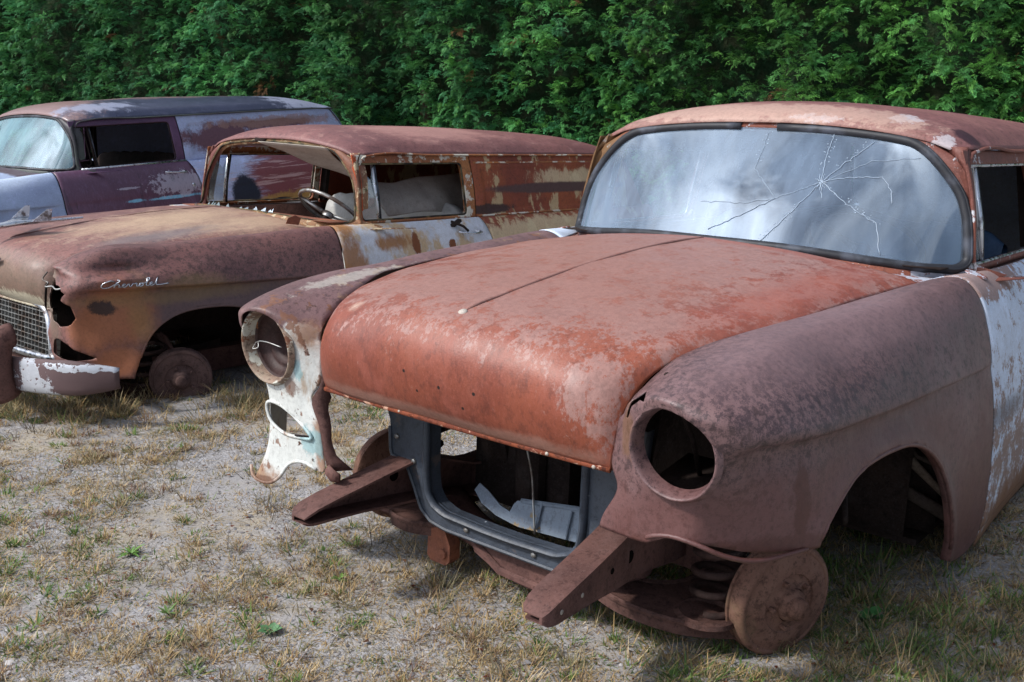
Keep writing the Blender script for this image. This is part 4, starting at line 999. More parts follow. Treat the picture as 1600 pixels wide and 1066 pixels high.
    for s in (1, -1):
        G = np.array([[(x, y * s, z) for x in np.linspace(.40, -.5, 8)] for y, z in ((.62, .60), (.60, .67), (.52, .70), (.47, .66), (.45, .50), (.44, .34))])
        ap = MB().grid(G)
        ap.obj('wheel_apron', M['dark'], car, thick=.004)
        MB().grid(np.array([[(-.56, y * s, z) for y in (.50, .70, .86)] for z in (.12, .35, .58, .76)])).obj('splash_shield', M['dark'], car, thick=.004)
        if ci == 0:
            X = -.53
            MB().tube([(X, .70 * s, .385), (X, .78 * s, .335), (X, .885 * s, .255)], [.012, .016, .010], 8, flat=(1, .6)).obj('diagonal_brace', M['pale_bar'], car)
            MB().tube([(X, .74 * s, .43), (X + .01, .80 * s, .42), (X, .88 * s, .39)], [.02, .034, .02], 8, flat=(1, .4)).obj('inner_panel_edge', M['under'], car)
            MB().tube([(X + .01, .62 * s, .30), (X + .01, .90 * s, .20)], .020, 8, flat=(1, .6)).obj('side_rail', M['under'], car)
            MB().tube([(X + .01, .70 * s, .47), (X + .02, .80 * s, .36), (X, .90 * s, .33)], .008, 8).obj('support_rod', M['under'], car)
            st = MB(); st.tube([(-.50, .56 * s, .62), (-.30, .66 * s, .36), (-.02, .78 * s, .30)], [.02, .02, .014], 8, flat=(1, .5)); st.tube([(-.5, .75 * s, .50), (-.1, .60 * s, .26)], .014, 8); st.obj('brace', M['dark'], car)
        MB().box((-1.6, .40 * s, .15), (3.4, .09, .12)).obj('frame_rail', M['steel'], car, smooth=False)
        hm = horn_mb(); (hm if s > 0 else hm.mirrored()).obj('frame_horn', M['steel'] if ci == 0 else M['dark'], car, autos=40, thick=0)
        if ci == 0:
            for hx_, hz_, hr_ in ((.74, .214, .006), (.655, .222, .006), (.52, .232, .008), (.43, .236, .017)):
                yc_ = float(np.interp(hx_, [.33, .50, .60, .70, .76], [.362, .380, .388, .395, .399])); w_h = float(np.interp(hx_, [.33, .5, .76], [.045, .044, .040]))
                yy_ = yc_ + w_h if s > 0 else -(yc_ + w_h - .0085)
                MB().lathe([(0, hr_), (.0012, hr_), (.0012, 0)], (hx_, yy_, hz_), (0, 1, 0), 14).obj('bolt_hole', M['cloth'] if hr_ == .006 else M['black'], car)
        la = lower_arm_mb(); (la if s > 0 else la.mirrored()).obj('lower_control_arm', M['arm'], car, autos=40)
        sp = coil_mb((.20, .545, .06), (.17, .535, .33), .062, .0105, 5.2); (sp if s > 0 else sp.mirrored()).obj('coil_spring', M['spring'], car)
        MB().tube([(.05, .30 * s, .34), (.08, .50 * s, .31), (.10, .62 * s, .24)], [.03, .024, .02], 8, flat=(1, .6)).tube([(.10, .62 * s, .26), (.10, .64 * s, .12), (.10, .64 * s, .02)], .024, 10).obj('steering_knuckle', M['steel'], car)
        st_a = rad(22 if ci == 0 else 30); ax = (math.sin(st_a) * s, math.cos(st_a) * s, -.04)
        zc = (.15 - loc[2]) - .004 if ci != 1 else .15 + .055
        if ci == 1: c = (.135, .72 * s, .135 + .02)
        else: c = (.136, .708 * s, zc + .003)
        d = drum_mb(c, ax, .155 if ci == 0 else .15); do = d.obj('brake_drum', g['drum'], car, autos=50)
        hub_mb(c, ax).obj('hub', g['drum'], do, autos=50)
        rc = (-2.8, .74 * s, .165); d = drum_mb(rc, (0, s, 0), .16); do2 = d.obj('brake_drum', g['drum'], car, autos=50); hub_mb(rc, (0, s, 0)).obj('hub', g['drum'], do2, autos=50)
    b = MB(); b.tube([(-2.8, -.70, .165), (-2.8, .70, .165)], .04, 12); b.lathe([(-.11, .05), (-.07, .11), (0, .13), (.07, .11), (.11, .05)], (-2.8, 0, .165), (0, 1, 0), 20); b.obj('rear_axle', M['dark'], car)
    cm = MB(); cm.tube(curve([(.25, -.36, .14), (.27, -.26, .09), (.28, 0, .06), (.27, .26, .09), (.25, .36, .14)], .05), .045, 10, flat=(.7, 1.5)); cm.obj('crossmember', M['steel'], car)
    if ci == 0:
        rs = radiator_support_mb().obj('radiator_support', M['rad'], car, autos=50, thick=0)
        for y, z in ((-.40,.50),(-.40,.36),(-.33,.30),(.33,.47),(.37,.32),(.30,.22),(-.12,.148),(.12,.148)):
            MB().lathe([(0, .009), (.005, .0085), (.007, .004), (.007, 0)], (.426, y, z), (1, 0, 0), 6).obj('bolt', M['black'] if z > .4 else M['alloy'], rs)
        # loose air baffle lying in the opening
        P = [(-.195,.215),(-.18,.238),(-.145,.225),(-.09,.195),(-.055,.188),(-.045,.212),(-.035,.224),(.0,.226),(.10,.246),(.23,.262),(.262,.25),(.262,.185),(.23,.17),(-.02,.155),(-.1,.165),(-.16,.185)]
        bf = MB(); bf.plate([(a, b_) for a, b_ in P], ((.36, 0, 0), (0, 1, 0), (-.25, 0, 1)), .004)
        bf.tube([(.365 - .25*.226, -.02, .229), (.365 - .25*.264, .24, .265)], .007, 6)
        for y in (.05, .15): bf.tube([(.372 - .25 * .17, y, .17), (.372 - .25 * .25, y + .004, .245)], .004, 6)
        bf.obj('air_baffle', M['rad2'], car, smooth=False)
        br = MB(); br.plate([(-.31,.12),(-.315,.0),(-.30,-.015),(-.24,-.015),(-.225,.0),(-.225,.05),(-.25,.10)], ((.335,0,.0),(0,1,0),(0,0,1)), .045); br.lathe([(0,.016),(.006,.014),(.008,0)], (.382,-.25,.02), (1,0,0), 12); br.obj('mount_bracket', M['steel_o'], car, smooth=False)
        lw = MB(); lw.plate([(-.14,.115),(-.12,.07),(-.02,.03),(.10,.02),(.24,.055),(.30,.11)], ((.36,0,0),(0,1,0),(0,0,1)), .03); lw.tube([(.395,-.13,.11),(.395,-.02,.045),(.395,.12,.04),(.39,.24,.08)], .012, 6); lw.obj('engine_crossmember', M['steel'], car, smooth=False)
        # steering and leftovers seen in the bay
        sg = MB(); sg.tube(curve([(.05,-.30,.26),(.12,-.16,.20),(.12,.02,.16),(.05,.18,.18),(.02,.30,.20)], .03), .016, 8); sg.lathe([(-.04,.035),(.05,.04),(.08,.02)], (.06,.20,.22), (0,0,1), 14); sg.tube([(.06,.2,.26),(-.3,.3,.5)], .016, 8); sg.obj('steering_gear', M['dark'], car)
        MB().tube(curve([(.30,-.02,.40),(.29,.0,.30),(.33,.04,.22),(.34,.055,.16)], .02), .0035, 5).obj('loose_wire', M['alloy'], car)
        el = MB(); el.box((.0,-.15,.24),(.30,.36,.24)); el.box((.10,-.12,.38),(.05,.30,.05)); el.tube([(.16,-.1,.16),(.16,-.1,.34)], .05, 12); el.tube([(.12,-.22,.2),(.20,-.2,.42)], .012, 6); el.obj('motor_mount_frame', M['dark'], car, smooth=False)
        # inner lamp housing seen through the headlight hole
        ih = MB(); ih.grid(np.array([[(x, y, .47 + .02 * i) for y in (.52, .60, .68)] for i, x in enumerate((.62, .50, .36))])); ih.tube([(.60,.58,.76),(.50,.60,.60),(.45,.60,.50)], .006, 6); ih.obj('inner_brace', M['dark'], car, thick=.003)
    # ---- interior
    def cushion(x, z, w, d, h, mat, nm, tilt=0):
        A, B = np.meshgrid(np.linspace(0, 2 * np.pi, 25), np.linspace(-1, 1, 23), indexing='ij')
        ex = .35; cx = np.sign(np.cos(A)) * np.abs(np.cos(A)) ** ex * d / 2; cz = np.sign(np.sin(A)) * np.abs(np.sin(A)) ** ex * h / 2
        k = 1 - np.abs(B) ** 10 * .25; pl = 1 + .03 * np.cos(B * 22)
        X = cx * k * pl; Z = cz * k * pl; Y = B * w / 2; t = rad(tilt)
        G = np.stack([x + X * math.cos(t) + Z * math.sin(t), Y, z - X * math.sin(t) + Z * math.cos(t)], -1)
        return MB().grid(G)
    sm = M['seat'] if ci == 1 else M['blue_seat'] if ci == 0 else M['dark']
    so_ = cushion(-1.62, .48, 1.28, .50, .16, sm, 'seat').obj('seat', sm, car)
    cushion(-1.92, .70, 1.28, .14, .46, sm, 'seat', -14).obj('seat_back', sm, so_)
    b = MB(); b.grid(np.array([[(x, y, z) for y in np.linspace(-.72, .72, 9)] for x, z in ((-.80, .872), (-.95, .868), (-1.03, .84), (-1.05, .78), (-1.02, .70))])); b.obj('dashboard', M['steel_o'] if ci == 1 else M['dark'], car, thick=.004)
    swc = Vector((-1.10, .37, .90)); axw = Vector((-.62, 0, .78)); 
    b = MB(); u = axw.orthogonal().normalized(); w_ = axw.cross(u).normalized()
    b.tube([swc + (u * math.cos(t) + w_ * math.sin(t)) * .20 for t in np.linspace(0, 2 * math.pi, 41)[:-1]], .0115, 8, closed=True)
    hub_ = swc - axw * .03
    for t in (0.0, math.pi): b.tube([hub_, swc + (w_ * math.cos(t) + u * math.sin(t)) * .20], [.014, .008], 6)
    b.tube([hub_, swc + (u * -1) * .20], .008, 6)
    b.lathe([(-.02, .03), (.0, .035), (.015, .028), (.02, 0)], hub_, axw, 16); b.obj('steering_wheel', M['alloy'] if ci == 1 else M['dark'], car)
    MB().tube([hub_, hub_ - axw * .5], .022, 8).obj('steering_column', M['dark'], car)
    if ci == 1:
        # sagging headlining hanging into the cabin
        U, V_ = np.meshgrid(np.linspace(0, 1, 60), np.linspace(0, 1, 30), indexing='ij')
        x = -.93 - 1.75 * U; zt = np.interp(-x, [.93, 1.02, 1.12, 1.35, 1.6, 1.85, 2.7], [1.285, 1.235, 1.16, 1.065, 1.05, 1.085, 1.12])
        fold = .014 * np.sin(U * 23 + V_ * 3) + .010 * np.sin(U * 51 - V_ * 5) * V_
        zb = np.minimum(zt - .012, np.interp(-x, [.93, 1.08, 1.22, 1.42, 2.7], [1.27, 1.17, 1.05, .87, .87])); z = zt - V_ ** 1.1 * (zt - zb) + .010 * np.sin(U * 17) * V_; y = .36 + .16 * np.sin(V_ * 1.6) + fold - .45 * np.clip((x + 1.25) / .3, 0, 1) * (1 - V_)
        MB().grid(np.stack([x, y, z], -1)).obj('sagging_headliner', M['cloth'], car, thick=.003)
        U, V_ = np.meshgrid(np.linspace(0, 1, 40), np.linspace(-1, 1, 40), indexing='ij')
        # heap of sheeting on the load floor and seat cover
        z2 = .60 + .28 * np.exp(-((U - .5) / .4) ** 2) * (.6 + .4 * np.sin(V_ * 4 + 1)) + .03 * np.sin(U * 13) * np.sin(V_ * 11)
        G = np.stack([-2.1 - 1.3 * U, V_ * .66, z2 - .30 * U], -1); MB().grid(G).obj('cloth_heap', M['cloth'], car, thick=.003)
    # ---- front dress of the second car
    if ci >= 1:
        gr = MB(); gx = lambda z: .60 + (.53 - z) * .10
        fl_ = [(-.40,.535),(-.0,.545),(.36,.535),(.435,.50),(.47,.42),(.49,.33),(.475,.30),(.0,.285),(-.475,.30),(-.49,.33),(-.47,.42),(-.435,.50)]
        ring = smooth_poly(fl_, 5); root = MB().tube([(gx(z) + .03, y, z) for y, z in ring], .017, 8, closed=True, flat=(1, 1.1)).obj('grille', M['chrome'], car)
        pf = polyfield(ring, (0, 1)); bars = MB()
        for k in range(-13, 14):
            y = k * .036; zz = [z for z in np.linspace(.28, .56, 57) if pf(np.array([[y + (z - .42) * .0, z]]))[0] < 0]
            if len(zz) > 2: bars.box((gx(.42) + .012, y, (zz[0] + zz[-1]) / 2), (.045, .0035, zz[-1] - zz[0]), Matrix.Rotation(rad(-6), 3, 'Y'))
        for k in range(1, 11):
            z = .285 + k * .0245; yy = [y for y in np.linspace(-.5, .5, 101) if pf(np.array([[y, z]]))[0] < 0]
            if len(yy) > 2: bars.box((gx(z) + .012, (yy[0] + yy[-1]) / 2, z), (.045, yy[-1] - yy[0], .0035), Matrix.Rotation(rad(-6), 3, 'Y'))
        bars.obj('grille_mesh', M['alloy'], root, smooth=False)
        # panel between grille, hood and bumper
        pn = MB(); G = []
        for s in (-1, 1):
            pn.grid(np.array([[(.635, .44 * s, .535), (.635, .485 * s, .535)], [(.64, .47 * s, .45), (.645, .52 * s, .45)], [(.645, .49 * s, .33), (.65, .53 * s, .33)], [(.64, .47 * s, .28), (.65, .53 * s, .24)]]))
        pn.grid(np.array([[(.64, y, z) for y in np.linspace(-.55, .55, 5)] for z in (.29, .22)])).obj('front_valance', g['hood'] if ci == 1 else g['fL'], car, thick=.003)
        MB().box((.52, 0, .42), (.01, .96, .30)).obj('radiator', M['dark'], car, smooth=False)
        # bumper: a bowed blade with rolled edges, curling round the corners
        path = [(.60,1.0),(.66,.955),(.72,.90),(.775,.80),(.80,.70),(.825,.55),(.845,.35),(.855,.12)]
        path = path + [(x, -y) for x, y in path[::-1]]; C = curve([(x, y, 0) for x, y in path], .03)
        sec = [(-.012,.075),(.002,.079),(.012,.070),(.017,.045),(.019,.0),(.017,-.045),(.012,-.070),(.002,-.079),(-.012,-.075)]
        G = []
        for i, p in enumerate(C):
            t = C[min(i + 1, len(C) - 1)] - C[max(i - 1, 0)]; t /= np.linalg.norm(t); nn = np.array([-t[1], t[0], 0]); nn = nn if nn[0] > 0 or abs(nn[0]) < .3 and nn[1] * p[1] > 0 else -nn
            sag = .012 * abs(p[1]); k = 1 - .42 * max(0, (abs(p[1]) - .84) / .16) ** 2
            G.append([tuple(np.array([p[0], p[1], .265 + .03 * (abs(p[1]) > .5) * min(1, (abs(p[1]) - .5) * 3) + b_ * k]) + nn * a_) for a_, b_ in sec])
        bp_ = MB().grid(np.array(G)).obj('bumper', M['bumper2'] if ci == 1 else M['chrome'], car, thick=.004)
        for s in (1, -1):
            MB().tube(curve([(.86,.50*s,.16),(.885,.50*s,.22),(.895,.50*s,.32),(.885,.50*s,.40),(.86,.50*s,.435),(.83,.50*s,.44)], .02), [.03,.04,.05,.052,.052,.05,.048,.045,.042,.04,.035,.03,.026,.02,.02,.02,.02,.02,.02,.02][:0] or .052, 12, flat=(1.1, .9)).obj('bumper_guard', M['steel'] if ci == 1 else M['chrome'], bp_)
            MB().lathe([(0, .014), (.006, .012), (.009, .006), (.01, 0)], (.735, .885 * s, .28), (.7, .7 * s, 0), 14).obj('bumper_bolt', M['chrome'], bp_)
            MB().box((.70, .36 * s, .24), (.24, .05, .05)).obj('bumper_iron', M['dark'], bp_, smooth=False)
        # bird-like ornament on the nose of the hood: body, two raised wings, tail bar
        b = MB(); b.tube([(.72,0,.855),(.66,0,.868),(.56,0,.882),(.42,0,.885),(.22,0,.893)], [.004,.016,.014,.009,.006], 8)
        for s in (1, -1):
            b.add([(.66,.01*s,.866),(.50,.01*s,.878),(.44,.12*s,.90),(.47,.125*s,.905),(.66,.01*s,.874),(.50,.01*s,.886)], [(0,1,2,3),(4,3,2,5),(0,3,4),(1,5,2)][::1])
            b.add([(.53,.105*s,.895),(.44,.115*s,.897),(.43,.118*s,.955),(.455,.118*s,.955),(.53,.111*s,.895),(.44,.121*s,.897)], [(0,1,2,3),(4,3,2,5),(0,3,4),(1,5,2)])
        b.obj('hood_ornament', M['chrome'], car, autos=30)
        b = MB(); pts = [(.0,.05),(.03,.04),(.035,.0),(.0,-.05),(-.035,.0),(-.03,.04)]
        b.plate([(p[0], p[1] + .69) for p in pts], ((.70,0,0),(0,1,0),(0,0,1)), .012); b.tube([(.712,-.15,.735),(.716,0,.66),(.712,.15,.735)], .010, 8); b.obj('hood_emblem', M['chrome'], car)
    if ci == 1:
        q = []
        for u, v in SCRIPT:
            x = .592 - u * .0490 - v * .012; z = .668 + v * .032 - u * .0006; q.append((x, z))
        ys = []
        SA = SIDE.copy(); SA.displace(arch_flare); SA.displace(dent); A = SA.arr()
        for x, z in q:
            d2 = (A[:, 0] - x) ** 2 + (A[:, 2] - z) ** 2 + (A[:, 1] < .7) * 9; ys.append(A[np.argmin(d2), 1] + .006)
        P = curve([(q[i][0], ys[i], q[i][1]) for i in range(len(q))], .006)
        MB().tube(P, .0026, 6).obj('script_badge', M['chrome'], fl)
    return car
car1 = build_car(0); tag(car1, 'nearest rusting car, orange-brown hood, no grille or bumper, cracked dusty windshield', 'car', 'wrecked cars parked in a row')
car2 = build_car(1); tag(car2, 'middle rusting car with a dull red roof, missing windshield, egg-crate grille and torn headlight', 'car', 'wrecked cars parked in a row')
car3 = build_car(2); tag(car3, 'farthest wrecked car with a blue-black roof, maroon door and pale blue fender', 'car', 'wrecked cars parked in a row')
# ------------------------------------------------------------------ ground
n = NT('gravelly_ground')
big = n.ramp(n.noise(.9, 5), .35, .68); med = n.noise(7, 5, .65)
vo = n.n('ShaderNodeTexVoronoi'); n.put(vo.inputs['Vector'], n.P); vo.inputs['Scale'].default_value = 85; vo.inputs['Randomness'].default_value = 1
vo2 = n.n('ShaderNodeTexVoronoi'); n.put(vo2.inputs['Vector'], n.P); vo2.inputs['Scale'].default_value = 210
colr = n.mix(big, R3(152,149,149), R3(136,132,130))
colr = n.mix(n.ramp(n.noise(2.1, 9, .7), .46, .66), colr, R3(156,146,130))
sepc = n.n('ShaderNodeSeparateColor'); n.put(sepc.inputs[0], vo.outputs['Color'])
peb = n.ramp(n.noise(1.7, 6, .6), .42, .58)
colr = n.mix(n.math('MULTIPLY', peb, n.ramp(sepc.outputs[0], .45, 1., 0, .6)), colr, R3(168,168,172))
colr = n.mix(n.math('MULTIPLY', peb, n.ramp(sepc.outputs[1], .6, 1., 0, .5)), colr, R3(96,94,94))
colr = n.mix(n.ramp(n.noise(160, 3), .45, .7, 0, .35), colr, R3(104,102,100))
hgt = n.math('ADD', n.math('MULTIPLY', vo.outputs['Distance'], -1.0), n.math('MULTIPLY', vo2.outputs['Distance'], -.5))
nr = n.bump(hgt, n.math('ADD', .15, n.math('MULTIPLY', peb, .45)), .007); nr = n.bump(med, .5, .03, nr)
n.bsdf(colr, .9, 0, nr, .15); M['ground'] = n.m
def gz(x, y):
    return .012 * mnoise.noise(Vector((x * .8, y * .8, 0))) + .007 * mnoise.noise(Vector((x * 3.1, y * 3.1, 4)))
G = []
xs = np.concatenate([np.linspace(-400, -12, 14), np.arange(-11.8, 9, .11), np.linspace(9.2, 400, 14)]); ys = np.concatenate([np.linspace(-300, -1.2, 10), np.arange(-1, 17, .11), np.linspace(17.2, 600, 14)])
G = np.array([[(x, y, gz(x, y) - .004) for y in ys] for x in xs])
gb = MB().grid(G[::-1]); go = gb.obj('ground', M['ground'], None); tag(go, kind='structure')

def fast_mesh(name, V, F, mat, cols=None, smooth=False):
    """V (n,3), F (m,k) numpy; cols (m,3) per face"""
    me = bpy.data.meshes.new(name); V = np.asarray(V, np.float32); F = np.asarray(F, np.int32); k = F.shape[1]
    me.vertices.add(len(V)); me.vertices.foreach_set('co', V.ravel())
    me.loops.add(F.size); me.loops.foreach_set('vertex_index', F.ravel())
    me.polygons.add(len(F)); me.polygons.foreach_set('loop_start', np.arange(0, F.size, k, dtype=np.int32))
    try: me.polygons.foreach_set('loop_total', np.full(len(F), k, np.int32))
    except Exception: pass
    if smooth: me.polygons.foreach_set('use_smooth', np.ones(len(F), bool))
    me.update(calc_edges=True)
    if cols is not None:
        at = me.attributes.new('tone', 'FLOAT_COLOR', 'FACE'); c = np.ones((len(F), 4), np.float32); c[:, :3] = cols; at.data.foreach_set('color', c.ravel())
    me.materials.append(mat); o = bpy.data.objects.new(name, me); COL.objects.link(o); return o
def tone_mat(name, rough=.8, spec=.2, trans=0.):
    n = NT(name); a = n.n('ShaderNodeAttribute'); a.attribute_name = 'tone'
    if trans:
        d = n.n('ShaderNodeBsdfPrincipled'); n.t.links.new(a.outputs['Color'], d.inputs['Base Color']); d.inputs['Roughness'].default_value = rough; d.inputs['Specular IOR Level'].default_value = spec
        t = n.n('ShaderNodeBsdfTranslucent'); n.t.links.new(a.outputs['Color'], t.inputs['Color'])
        mxs = n.n('ShaderNodeMixShader'); mxs.inputs[0].default_value = trans; n.t.links.new(d.outputs[0], mxs.inputs[1]); n.t.links.new(t.outputs[0], mxs.inputs[2]); n.t.links.new(mxs.outputs[0], n.out.inputs['Surface'])
    else: n.bsdf(a.outputs['Color'], rough, 0, None, spec)
    return n.m
rng = np.random.default_rng(7)
def c3(*a): return np.array(rgb(*a)[:3])
# pebbles
N = 15000
ico = np.array([(0,0,1),(.9,0,.1),(.28,.85,.0),(-.72,.53,.1),(-.72,-.53,.0),(.28,-.85,.1),(0,0,-.6)]); fi = np.array([(0,1,2),(0,2,3),(0,3,4),(0,4,5),(0,5,1)])
yy = 1.9 + 5.5 * rng.random(N) ** 1.7; xx = (rng.random(N) * 1.2 - .6) * yy
sz = .0022 + .0065 * rng.random(N) ** 3; sz[:160] = .008 + .009 * rng.random(160) ** 2; ang = rng.random(N) * 6.28; ca, sa = np.cos(ang), np.sin(ang)
scl = np.stack([sz * (1 + .6 * rng.random(N)), sz, sz * (.4 + .4 * rng.random(N))], 1)
L = ico[None] * scl[:, None, :] * (1 + .25 * (rng.random((N, 7, 1)) - .5)); zz = np.array([gz(a, b) for a, b in zip(xx, yy)])
V = np.stack([L[..., 0] * ca[:, None] - L[..., 1] * sa[:, None] + xx[:, None], L[..., 0] * sa[:, None] + L[..., 1] * ca[:, None] + yy[:, None], L[..., 2] + zz[:, None] - .003], -1).reshape(-1, 3)
F = (fi[None] + np.arange(N)[:, None, None] * 7).reshape(-1, 3)
tn = np.array([c3(136,134,136), c3(160,156,154), c3(108,104,104), c3(140,130,118)])[rng.integers(0, 4, N)] * (.8 + .4 * rng.random((N, 1)))
o = fast_mesh('gravel', V, F, tone_mat('pebble'), np.repeat(tn, 5, 0)); tag(o, 'loose grey pebbles over the bare ground', 'gravel', kind='stuff')

# grass blades: each a bent tapering strip of 3 quads
def blades(bx, by, bz, hd, h, lean, w, col, curl):
    n = len(bx); t = np.array([0, .35, .7, 1.0]); wd = np.array([1, .8, .5, .08])
    out = h[:, None] * (np.sin(lean)[:, None] * t + curl[:, None] * t**2); upz = h[:, None] * np.cos(lean)[:, None] * t * (1 - .25 * curl[:, None] * t)
    X = bx[:, None] + out * np.cos(hd)[:, None]; Y = by[:, None] + out * np.sin(hd)[:, None]; Z = bz[:, None] + np.maximum(upz, .002 + .0 * upz)
    px = -np.sin(hd)[:, None] * w[:, None] * wd; py = np.cos(hd)[:, None] * w[:, None] * wd
    A = np.stack([X - px, Y - py, Z], -1); B = np.stack([X + px, Y + py, Z], -1)
    V = np.stack([A, B], 2).reshape(n, 8, 3).reshape(-1, 3)
    f = np.array([(0, 1, 3, 2), (2, 3, 5, 4), (4, 5, 7, 6)]); F = (f[None] + np.arange(n)[:, None, None] * 8).reshape(-1, 4)
    return V, F, np.repeat(col, 3, 0)
PAL = {'straw': [c3(178,152,108), c3(158,132,94), c3(190,172,140), c3(142,120,90)], 'red': [c3(122,96,82), c3(104,82,74), c3(142,116,92)],
       'green': [c3(88,112,60), c3(74,100,52), c3(112,130,74), c3(104,124,66)], 'dry': [c3(132,124,98), c3(158,144,112), c3(112,112,80)], 'gray': [c3(112,104,92), c3(92,84,76)]}
def tufts(n, region, kinds, rad_, hh, nb, seed, dens=None, flat=.9):
    r = np.random.default_rng(seed); P = []
    while len(P) < n:
        x, y = region(r)
        if (math.hypot(x - .69, y - 2.24) < .08 and r.random() < .6) or (math.hypot(x + 1.54, y - 4.52) < .24 and r.random() < .85): continue
        if dens is None or r.random() < dens(x, y): P.append((x, y))
    BX, BY, HD, H, LN, WD, CL, CU = [], [], [], [], [], [], [], []
    for (x, y) in P:
        k = kinds(r, x, y); pal = PAL[k]; m = int(nb * (.5 + r.random())); R_ = rad_ * (.5 + r.random()); hs = hh * (.55 + .8 * r.random())
        a = r.random(m) * 6.283; q = np.sqrt(r.random(m)) * R_
        BX.append(x + q * np.cos(a)); BY.append(y + q * np.sin(a)); HD.append(a + r.normal(0, .7, m)); H.append(hs * (.45 + .75 * r.random(m)))
        LN.append(np.clip(r.normal(.55, .32, m) + q / R_ * .35, .02, 1.45) * flat); WD.append((.0009 + .0011 * r.random(m)) * (1.5 if k == 'green' else 1) * (1 + max(0, y - 3) * .18))
        c = np.array(pal)[r.integers(0, len(pal), m)] * (.75 + .5 * r.random((m, 1))); mixk = r.random(m) < .12
        c[mixk] = PAL['straw'][0] * .9; CL.append(c); CU.append(r.random(m) * .5)
    BX, BY, HD, H, LN, WD, CU = [np.concatenate(q) for q in (BX, BY, HD, H, LN, WD, CU)]; CL = np.concatenate(CL)
    BZ = np.array([gz(a, b) for a, b in zip(BX, BY)]) - .006
    return blades(BX, BY, BZ, HD, H, LN, WD, CL, CU)
def merge(parts):
    Vs, Fs, Cs = [], [], []; b = 0
    for V, F, C in parts: Vs.append(V); Fs.append(F + b); Cs.append(C); b += len(V)
    return np.concatenate(Vs), np.concatenate(Fs), np.concatenate(Cs)
def fov(r, y0, y1, p=1.):
    y = y0 + (y1 - y0) * r.random() ** p; return (r.random() * 1.24 - .62) * (y + .9), y
def patch(x, y, s=1.1, o=0): return mnoise.noise(Vector((x * s + 3.1, y * s - 1.7, o))) 
def dens1(x, y): return min(1, max(.06, .42 + .7 * patch(x, y, 1.6) + 1.1 * patch(x, y, 4.5, 3) + .35 * max(0, x) * (y < 2.6)))
def kind1(r, x, y):
    g = patch(x, y, .9, 9) + .25 * (x > .9) + .12 * (x > .3); u = r.random()
    if u < .10 + .9 * max(0, g): return 'green'
    if u < .32 + .3 * max(0, g): return 'red'
    if u < .62: return 'dry'
    return 'straw'
gm = tone_mat('grass_blade', .75, .2, .25)
P1 = tufts(5200, lambda r: fov(r, 1.85, 5.2, 1.15), kind1, .030, .029, 24, 1, dens1)
P2_ = tufts(9500, lambda r: fov(r, 1.85, 4.6, 1.1), lambda r, x, y: kind1(r, x, y) if r.random() < .35 else 'straw' if r.random() < .6 else 'dry', .05, .017, 16, 2, lambda x, y: min(1, .35 + .9 * patch(x, y, 2.2, 6) + .15 * (x > -.3)), 1.3)
P3 = tufts(2600, lambda r: fov(r, 4.2, 13.5, 1.), kind1, .06, .062, 20, 3, lambda x, y: min(1, .6 + 1.2 * patch(x, y, 1.2)))
# taller dry grass grown up under and round the cars
def near_cars(r):
    ci = r.integers(0, 3); (lx, ly, lz), rot = CARS[ci]; u = r.random() * 5.2 - 4.2; v = r.normal(0, .75); a = rot[2]
    return lx + math.cos(a) * u - math.sin(a) * v, ly + math.sin(a) * u + math.cos(a) * v
P4 = tufts(2300, near_cars, lambda r, x, y: 'gray' if r.random() < .4 else 'dry' if r.random() < .5 else 'straw', .06, .07, 16, 4)
P5 = tufts(170, lambda r: (.35 + 1.3 * r.random(), 2.0 + 1.1 * r.random()), lambda r, x, y: 'green' if r.random() < .55 else 'dry', .05, .06, 22, 5)
P6 = tufts(260, lambda r: (-4.4 + 3.4 * r.random(), 4.25 + .45 * r.random()), lambda r, x, y: 'dry' if r.random() < .5 else 'straw', .06, .10, 22, 6)
V, F, C = merge([P1, P2_, P3, P4, P5, P6])
o = fast_mesh('grass', V, F, gm, C); tag(o, 'short tufts of dry straw-coloured and green grass growing through the gravel', 'grass', kind='stuff')
# small scattered leaf litter and twigs
N = 900; yy = 1.9 + 3.6 * rng.random(N); xx = (rng.random(N) * 1.2 - .6) * yy
bz = np.array([gz(a, b) for a, b in zip(xx, yy)]) + .002
V, F, C = blades(xx, yy, bz, rng.random(N) * 6.28, .02 + .05 * rng.random(N), np.full(N, 1.5), np.full(N, .0012), np.array([c3(150,128,96), c3(112,84,66), c3(176,156,122)])[rng.integers(0, 3, N)], np.zeros(N))
o = fast_mesh('dry_straw', V, F, gm, C); tag(o, 'flattened broken stalks lying on the bare ground', 'straw', kind='stuff')

N = 1500; yy = 1.9 + 3.8 * rng.random(N); xx = (rng.random(N) * 1.2 - .6) * yy; zz = np.array([gz(a, b) for a, b in zip(xx, yy)]) + .004
sq = np.array([(-1,-.5,0),(.2,-.8,.25),(1,.1,.1),(.1,.9,.3)]); ang = rng.random(N) * 6.28; s_ = (.003 + .007 * rng.random(N) ** 2)[:, None]
L = sq[None] * s_[:, None, :] * (1 + .5 * (rng.random((N, 4, 1)) - .5)); ca, sa = np.cos(ang)[:, None], np.sin(ang)[:, None]
V = np.stack([L[..., 0] * ca - L[..., 1] * sa + xx[:, None], L[..., 0] * sa + L[..., 1] * ca + yy[:, None], L[..., 2] + zz[:, None]], -1).reshape(-1, 3)
F = np.arange(N * 4).reshape(-1, 4); o = fast_mesh('leaf_litter', V, F, gm, np.array([c3(112,80,58), c3(84,58,44), c3(146,120,84), c3(96,50,36)])[rng.integers(0, 4, N)]); tag(o, 'small dead leaves and rust flakes strewn on the gravel', 'litter', kind='stuff')
